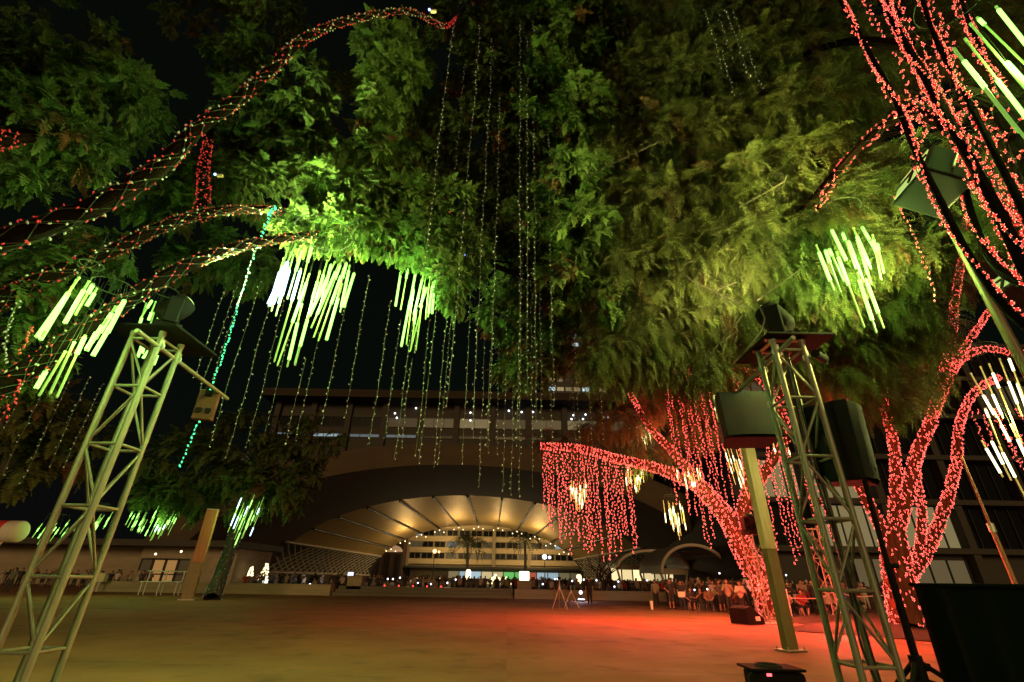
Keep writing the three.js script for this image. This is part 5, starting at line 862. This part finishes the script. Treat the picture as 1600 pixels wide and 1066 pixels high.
function figure(pose, res = 52) {
  const sit = pose.sit, hipY = sit ? 0.47 : 0.9, B = [], shirt = [], legs = [], shoes = [], dy = sit ? -0.42 : 0, lean = pose.lean ?? 0;
  const up = (x, y, z) => V(x, y + dy, z + lean * (y - 0.9));
  const pel = V(0, hipY, 0), chest = up(0, 1.24, 0.01), neck = up(0, 1.4, 0.0), head = up(0, 1.555, 0.03);
  B.push([pel, chest, 0.115, 0.125, 1.25], [chest, neck, 0.12, 0.05, 1.15], [neck, head, 0.048, 0.05], [head, head.clone().add(V(0, 0.04, -0.015)), 0.092, 0.098, 0.9], [head.clone().add(V(0, -0.06, 0.04)), head, 0.06, 0.08, 0.9], [head.clone().add(V(0, 0.01, 0.095)), head.clone().add(V(0, -0.025, 0.112)), 0.012, 0.018]);
  for (const s of [-1, 1]) {
    const hip = V(s * 0.09, hipY - 0.02, 0), knee = sit ? V(s * (0.1 + (pose.wide ?? 0)), 0.48, 0.4) : V(s * 0.1, 0.48, 0.03), foot = sit ? V(s * 0.11, 0.07, 0.4) : V(s * (0.11 + (pose.step ?? 0)), 0.07, -0.01), toe = foot.clone().add(V(s * 0.03, -0.035, 0.15));
    B.push([hip, knee, 0.085, 0.055], [knee, foot, 0.056, 0.036], [foot, toe, 0.038, 0.03]);
    legs.push([hip, knee, 0.1, 0.073], [knee, foot.clone().lerp(knee, pose.shorts ? 0.95 : 0.06), 0.073, 0.056]); shoes.push([foot.clone().add(V(0, -0.02, -0.03)), toe, 0.046, 0.038]);
    const [e, h] = pose.arms[s < 0 ? 0 : 1], sh = up(s * 0.175, 1.345, 0), el = up(s * e[0], e[1], e[2]), ha = up(s * h[0], h[1], h[2]);
    B.push([neck.clone().add(V(0, -0.03, 0)), sh, 0.05, 0.052], [sh, el, 0.05, 0.038], [el, ha, 0.038, 0.027], [ha, ha.clone().add(ha.clone().sub(el).normalize().multiplyScalar(0.09)), 0.03, 0.02]);
    shirt.push([neck.clone().add(V(0, -0.045, 0)), sh, 0.055, 0.064], [sh, sh.clone().lerp(el, pose.long ? 1 : 0.72), 0.064, 0.056]); if (pose.long) shirt.push([el, ha.clone().lerp(el, 0.12), 0.052, 0.044]);
  }
  shirt.push([pel.clone().add(V(0, sit ? 0.06 : 0.0, 0)), chest, 0.135, 0.14, 1.25], [chest, neck.clone().add(V(0, -0.04, 0)), 0.13, 0.06, 1.15]); legs.push([pel, pel.clone().add(V(0, 0.08, 0)), 0.118, 0.12, 1.25]);
  const lo = V(-0.55, -0.02, -0.35), hi = V(0.55, 1.95 + dy, 0.7), hc = head.clone().add(V(0, 0.035, -0.02));
  const hairG = skin([[hc, hc.clone().add(V(0, 0.01, -0.01)), 0.104, 0.104, 0.92], ...(pose.longHair ? [[hc.clone().add(V(0, -0.02, -0.06)), hc.clone().add(V(0, -0.24, -0.08)), 0.085, 0.06, 1.2]] : [])], hc.clone().add(V(-0.2, -0.36, -0.22)), hc.clone().add(V(0.2, 0.16, 0.16)), 24, 0.02, (p, d) => Math.max(d, Math.min(p.z - hc.z - 0.062 + Math.max(0, (p.y - hc.y)) * -0.5, 1) * 0.9 + (p.y < hc.y - 0.01 ? 0 : -0.05)));
  return { body: skin(B, lo, hi, res), shirt: skin(shirt, lo, hi, res, 0.04), trousers: skin(legs, lo, hi, res, 0.04), shoes: skin(shoes, V(-0.3, -0.02, -0.2), V(0.3, 0.2, 0.7), 26, 0.02), hair: hairG };
}
const down = [[0.25, 1.1, -0.03], [0.25, 0.84, 0.06]], phone = [[0.26, 1.14, 0.14], [0.06, 1.36, 0.32]], high = [[0.26, 1.3, 0.22], [0.08, 1.58, 0.34]], cross = [[0.26, 1.1, 0.05], [0.0, 1.14, 0.2]], lap = [[0.25, 1.1, 0.05], [0.08, 0.95, 0.26]], hips = [[0.33, 1.12, -0.06], [0.17, 0.96, 0.06]];
const poses = { stand: figure({ arms: [down, down] }), film: figure({ arms: [phone, phone], long: 1 }), raise: figure({ arms: [high, down], longHair: 1 }), cross: figure({ arms: [cross, cross], long: 1, step: 0.04 }), hip: figure({ arms: [hips, down], shorts: 1 }), sit: figure({ sit: 1, arms: [lap, lap], lean: 0.08 }), sitFilm: figure({ sit: 1, arms: [phone, phone], longHair: 1 }), sitWide: figure({ sit: 1, arms: [lap, cross], lean: 0.16, wide: 0.06, shorts: 1 }) };
const cloth = { white: std(C(0.42, 0.38, 0.33), 0.9), cream: std(C(0.3, 0.24, 0.17), 0.9), grey: std(C(0.11, 0.1, 0.095), 0.9), dark: std(C(0.03, 0.03, 0.032), 0.9), red: std(C(0.3, 0.025, 0.025), 0.9), tan: std(C(0.16, 0.1, 0.06), 0.9), blue: std(C(0.06, 0.09, 0.16), 0.9), jeans: std(C(0.03, 0.04, 0.07), 0.9), black: std(C(0.015, 0.015, 0.016), 0.9) };
const protos = {}, poseWords = { stand: 'standing still', film: 'standing and filming', raise: 'raising one arm', cross: 'folding the arms', hip: 'with hand on hip', sit: 'sitting upright', sitFilm: 'sitting and filming', sitWide: 'sitting leaned forward' };
function person(pose, top, bottom, at, turn, label, group, scale = 1) {
  const key = `${pose}-${top}-${bottom}`; let o;
  if (!protos[key]) {
    o = protos[key] = thing('person', label, 'person', at, turn, group); const f = poses[pose];
    part(o, 'body', [f.body.clone()], M.skin); o.children[0].geometry = f.body;
    for (const [n, g, m] of [['shirt', f.shirt, cloth[top]], ['trousers', f.trousers, cloth[bottom]], ['shoes', f.shoes, M.rubber], ['hair', f.hair, M.hair]]) { const c = shade(new THREE.Mesh(g, m)); c.name = n; o.add(c); }
  } else { o = copy(protos[key], 'person', at, turn, label); delete o.userData.group; if (group) o.userData.group = group; }
  o.scale.setScalar(scale / UNIT); return o;
}
const chairProto = (() => {
  const o = thing('plastic_chair', 'dark plastic chair in the front row of the crowd', 'chair', [0, 0, 0]);
  part(o, 'seat', [rbox(0.42, 0.03, 0.4, 0.012, 0, 0.41, 0.02)], std(C(0.05, 0.02, 0.02), 0.5)); part(o, 'backrest', [rbox(0.42, 0.36, 0.025, 0.012, 0, 0.68, -0.21)], std(C(0.05, 0.02, 0.02), 0.5));
  for (const x of [-0.18, 0.18]) for (const z of [-0.17, 0.19]) part(o, 'leg', [rod(V(x * 1.08, 0, z * 1.08), V(x, 0.42, z), 0.014, 0.014, 6)], M.steel);
  return o;
})();
let chairUsed = 0;
function chair(at, turn, label, group) { const o = chairUsed++ ? copy(chairProto, 'plastic_chair', at, turn, label) : chairProto; o.position.copy(at); o.rotation.y = turn; o.scale.setScalar(1 / UNIT); o.userData.label = label; o.userData.group = group; }
// people one can single out near the right: pixel of the feet, distance, pose, clothes
const named = [
  [1168, 20.5, 'film', 'white', 'black', 'person in white raised above the others, filming, left of the leaning trunk', 0.25],
  [1112, 21, 'stand', 'white', 'black', 'person in white standing next to the raised filming person'],
  [1134, 19.6, 'film', 'cream', 'black', 'person in a pale shirt and black trousers at the front, left of the slim truss'],
  [1153, 19.2, 'cross', 'white', 'black', 'person in white with folded arms at the front, right beside the slim truss'],
  [1122, 20.4, 'hip', 'grey', 'dark', 'person in a grey shirt standing behind the seated front row'],
  [1045, 22, 'hip', 'dark', 'dark', 'person in dark clothes with bare legs at the left end of the front group'],
  [1062, 21.6, 'stand', 'dark', 'jeans', 'person in dark clothes holding a white placard in the front group'],
  [1022, 24, 'stand', 'cream', 'dark', 'person in a cream shirt turned sideways in the middle of the crowd'],
  [920, 25, 'stand', 'black', 'black', 'person all in black standing alone in front of the low wall'],
  [1222, 18.8, 'sit', 'white', 'black', 'person in a white shirt sitting right of the cream post'],
  [1245, 18.6, 'sitWide', 'red', 'black', 'person in a red shirt sitting between the cream post and the right truss tower'],
  [1075, 21.5, 'sitWide', 'dark', 'dark', 'person in dark clothes with bare knees sitting in the front group'],
  [1090, 21.2, 'sitFilm', 'dark', 'dark', 'person in dark clothes sitting and filming in the front group'],
  [1103, 20.8, 'sit', 'tan', 'black', 'person in a tan top sitting at the end of the front row'],
  [1146, 19.8, 'sitFilm', 'tan', 'black', 'person in tan sitting behind the floor monitor and filming'],
  [203, 37, 'film', 'cream', 'dark', 'person in a pale yellow top and cap at the left, before the lobby'],
  [222, 38, 'stand', 'red', 'dark', 'person in a bright red shirt at the left, before the lobby'],
  [234, 38.5, 'cross', 'grey', 'dark', 'person in grey next to the lit lobby doors'],
  [172, 34, 'raise', 'black', 'black', 'dark clad person with a raised arm beside the left truss tower'],
  [182, 35, 'stand', 'white', 'dark', 'person in white behind the dark clad person at the left'],
  [18, 28, 'stand', 'grey', 'dark', 'person in grey at the far left under the striped awning'],
  [130, 36, 'hip', 'cream', 'dark', 'person in cream seen through the left truss tower'],
];
for (const [x, F, pose, top, bottom, label, lift] of named) {
  const at = P(x, 905, F).setY(lift ?? 0), o = person(pose, top, bottom, at, Math.atan2(-at.x, -at.z) * 0.6 + rr(-0.3, 0.3), label, undefined, rr(0.95, 1.03));
  if (pose.startsWith('sit')) chair(at.clone(), o.rotation.y, 'dark plastic chair under a seated person in the front rows at the right', 'chairs of the front rows');
  if (lift) { const s = thing('step_box', 'dark step box under the raised filming person', 'box', at.clone().setY(0)); part(s, 'body', [rbox(0.6, lift - 0.005, 0.5, 0.02, 0, lift / 2, 0)], M.black); part(s, 'top', [rbox(0.62, 0.02, 0.52, 0.006, 0, lift - 0.012, 0)], M.rubber); }
}
{ const at = P(1062, 905, 21.4), o = thing('placard', 'small white placard held by a dark clad person in the front group', 'placard', at.clone().setY(0.55)); part(o, 'board', [rbox(0.28, 0.2, 0.01, 0.004, 0, 0, 0)], std(C(0.75, 0.7, 0.62), 0.7)); part(o, 'grip', [rod(V(0, -0.16, -0.01), V(0, 0.05, -0.012), 0.01, 0.01, 6)], M.steel); }
const words = { white: 'white', cream: 'cream', grey: 'grey', dark: 'dark', red: 'red', tan: 'tan', blue: 'dark blue' };
const tops = ['white', 'cream', 'grey', 'dark', 'red', 'tan', 'blue', 'dark', 'dark', 'grey'], kinds = ['sit', 'sitFilm', 'sitWide', 'stand', 'film', 'cross', 'raise', 'hip'];
const said = new Set();
function rows(n, xa, xb, Fa, Fb, where, group, seated) {
  for (let i = 0; i < n; i++) {
    const F = rr(Fa, Fb), x = xa + (xb - xa) * (i + rnd()) / n, sit = rnd() < seated, at = P(x, 905, F).setY(0); let pose, top, tries = 0;
    do { pose = sit ? kinds[Math.floor(rnd() * 3)] : kinds[3 + Math.floor(rnd() * 5)]; top = tops[Math.floor(rnd() * tops.length)]; } while (said.has(top + pose + where) && ++tries < 25);
    said.add(top + pose + where);
    const turn = Math.atan2(-at.x, -at.z) * 0.5 + rr(-0.5, 0.5);
    person(pose, top, top === 'blue' ? 'jeans' : 'black', at, turn, `person in ${words[top]} ${poseWords[pose]} ${where}`, `people in ${words[top]} ${poseWords[pose]} ${group}`, rr(0.92, 1.05));
    if (sit) chair(at.clone(), turn, `dark plastic chair under a seated person ${where}`, `chairs ${group}`);
  }
}
rows(34, 1195, 1330, 19.5, 24, 'in red-lit rows right of the leaning trunk', 'in the red-lit rows at the right', 0.6);
rows(16, 1040, 1190, 22.5, 26, 'in the rows left of the leaning trunk', 'in the rows left of the leaning trunk', 0.55);
rows(20, 830, 1040, 33, 36, 'behind the wall right of the lantern pedestal', 'behind the right low wall', 0.2);
rows(22, 560, 815, 36, 40, 'in the dark row behind the steps', 'behind the steps', 0.25);
rows(14, 375, 545, 35, 39, 'behind the low wall at the left', 'behind the left low wall', 0.3);
rows(12, 20, 240, 34, 42, 'in the dark before the left lobby', 'at the left before the lobby', 0.1);
{ // the mass behind them
  const geo = mergeGeometries([poses.film.body, poses.film.shirt, poses.film.trousers].map((g) => strip(g.clone()))), mats = [], list = [];
  const fill = (n, xa, xb, Fa, Fb, lift) => { for (let i = 0; i < n; i++) list.push(P(rr(xa, xb), 905, rr(Fa, Fb)).setY(lift)); };
  fill(170, 1040, 1420, 24, 32, 0); fill(170, 560, 1040, 40, 52, 0); fill(60, 400, 560, 40, 50, 0); fill(30, 0, 240, 38, 43, 0);
  const m = new THREE.InstancedMesh(geo, std(C(1, 1, 1), 0.9), list.length), M4 = new THREE.Matrix4(), q = new THREE.Quaternion();
  list.forEach((p, i) => { q.setFromAxisAngle(V(0, 1, 0), Math.atan2(-p.x, -p.z) + rr(-0.6, 0.6)); const k = rr(0.9, 1.08) / UNIT; M4.compose(p, q, V(k, k, k)); m.setMatrixAt(i, M4); const c = rnd(); m.setColorAt(i, c < 0.25 ? C(0.4, 0.33, 0.27) : c < 0.6 ? C(0.16, 0.11, 0.08) : C(0.035, 0.03, 0.028)); });
  m.name = 'crowd'; m.userData = { kind: 'stuff', label: 'dense crowd standing behind the front rows and low walls', category: 'crowd' }; shade(m); scene.add(m);
}
// phones that light up in the crowd
const phoneAt = [[1124, 896, 22], [1228, 899, 20], [1085, 922, 21.5], [966, 909, 33], [960, 917, 33], [932, 907, 33], [912, 906, 33], [894, 908, 33], [867, 905, 35], [871, 905, 35], [848, 913, 34], [712, 906, 38], [699, 911, 38], [673, 913, 38], [653, 911, 38], [625, 903, 38], [614, 905, 37], [606, 905, 37], [480, 918, 35], [1011, 907, 32], [1105, 921, 20.5], [1010, 935, 31]];
phoneAt.forEach(([x, y, F], i) => {
  const o = thing('lit_phone', F < 25 ? 'bright phone light held up in the right part of the crowd' : 'small bluish phone light in the distant crowd', 'phone', P(x, y, F), 0, F < 25 ? 'phone lights at the right' : 'phone lights in the distant crowd'), k = 1.7 / metre(P(x, y, F));
  part(o, 'case', [rbox(k * 1.3, k * 2, 0.02, 0.005, 0, 0, 0)], M.black); part(o, 'light', [ball(k * 0.75, 0, 0, 0.02, 8, 6)], glow(C(0.75, 0.8, 1), 4));
});
for (const [x, y, label] of [[482, 919, 'small bright white lamp standing at the foot of the left low wall'], [908, 934, 'small bright white lamp on the ground before the right low wall']]) {
  const at = G(x, y + 6).setY(0), h = 0.42, o = thing('floor_lamp', label, 'lamp', at); part(o, 'stand', [rbox(0.3, 0.06, 0.2, 0.02, 0, 0.03, 0), rod(V(0, 0.05, 0), V(0, h, 0), 0.03, 0.03, 8)], M.black); part(o, 'bulb', [ball(0.09, 0, h, 0, 10, 8), rbox(0.34, 0.04, 0.1, 0.01, 0, 0.1, 0.1)], glow(C(0.8, 0.85, 1), 4));
  const l = new THREE.PointLight(C(0.8, 0.85, 1), 2, 0, 2); l.position.set(at.x, h, at.z + 0.15); scene.add(l);
}
for (const [x, y, label, ht] of [[875, 952, 'taller camera tripod before the right low wall', 1.35], [893, 950, 'lower camera tripod beside the person in black', 1.1]]) {
  const o = thing('camera_tripod', label, 'tripod', G(x, y).setY(0)); o.scale.setScalar(0.75);
  for (let i = 0; i < 3; i++) { const a = i * 2.094 + 0.6; part(o, 'leg', [rod(V(0, ht * 0.75, 0), V(Math.cos(a) * 0.45, 0.005, Math.sin(a) * 0.45), 0.022, 0.016, 6)], M.steel); }
  part(o, 'column', [rod(V(0, ht * 0.6, 0), V(0, ht, 0), 0.02, 0.02, 8)], M.steel); part(o, 'camera_body', [rbox(0.16, 0.13, 0.24, 0.02, 0, ht + 0.06, 0), rod(V(0, ht + 0.06, -0.1), V(0, ht + 0.06, -0.24), 0.045, 0.05, 10)], M.black);
}
{ // things by the lobby
  const at = G(254, 930).setY(0), o = thing('folding_rack', 'low dark metal rack standing before the lit lobby doors', 'rack', at, 0.2);
  for (const x of [-0.9, -0.1, 0.7]) part(o, 'frame', [rod(V(x, 0, 0), V(x, 1.1, 0), 0.03, 0.03, 6), rod(V(x, 0, 0.5), V(x, 0.6, 0.5), 0.03, 0.03, 6), rod(V(x, 0.6, 0.5), V(x, 0.6, 0), 0.03, 0.03, 6)], M.steel);
  part(o, 'top_rail', [rod(V(-1, 1.08, 0), V(0.8, 1.08, 0), 0.03, 0.03, 6), rod(V(-1, 0.6, 0.5), V(0.8, 0.6, 0.5), 0.03, 0.03, 6)], M.steel);
  const b = thing('pale_box', 'pale box held up beside the left truss tower', 'box', P(158, 903, 30)); part(b, 'body', [rbox(0.55, 0.42, 0.3, 0.02, 0, 0, 0)], std(C(0.6, 0.55, 0.35), 0.7)); part(b, 'lid', [rbox(0.58, 0.05, 0.33, 0.01, 0, 0.225, 0)], std(C(0.5, 0.45, 0.3), 0.7)); part(b, 'stand', [rod(V(0, -1.05 - 0.13, 0), V(0, -0.2, 0), 0.05, 0.05, 8)], M.steel);
  const c = thing('paper_cup', 'white paper cup standing alone on the red-lit floor before the front group', 'cup', G(1019, 953).setY(0)); part(c, 'cup', [new THREE.CylinderGeometry(0.07, 0.05, 0.3, 14).translate(0, 0.152, 0)], std(C(0.8, 0.75, 0.68), 0.7)); part(c, 'rim', [new THREE.TorusGeometry(0.07, 0.006, 5, 16).rotateX(Math.PI / 2).translate(0, 0.302, 0)], std(C(0.8, 0.75, 0.68), 0.7));
}
{ // rope barrier before the seated rows at the right
  const o = thing('rope_barrier', 'thin pale rope strung in front of the seated people right of the cream post', 'rope', P(1240, 905, 16.8).setY(0)), x0 = P(1225, 905, 16.8).x - o.position.x, x1 = P(1375, 905, 16.8).x - o.position.x;
  part(o, 'rope', [new THREE.TubeGeometry(new THREE.CatmullRomCurve3([V(x0, 0.6, 0), V((x0 * 2 + x1) / 3, 0.62, 0), V((x0 + x1) / 2, 0.8, 0), V((x0 + 2 * x1) / 3, 0.68, 0), V(x1, 0.72, 0)]), 30, 0.014, 5)], std(C(0.7, 0.5, 0.45), 0.6));
  for (const x of [x0, (x0 + x1) / 2, x1]) part(o, 'stake', [rod(V(x, 0, 0), V(x, 0.85, 0), 0.02, 0.02, 6)], M.steel);
}
// the plan in eye heights becomes metres (people and chairs were already drawn in metres)
for (const o of scene.children) {
  if (o.isDirectionalLight || o === sun.target) continue;
  o.position.multiplyScalar(UNIT); if (o.isLight) { o.intensity *= UNIT * UNIT; o.shadow.radius *= UNIT; } else o.scale.multiplyScalar(UNIT);
}
sun.position.multiplyScalar(UNIT);
renderer.render(scene, camera);
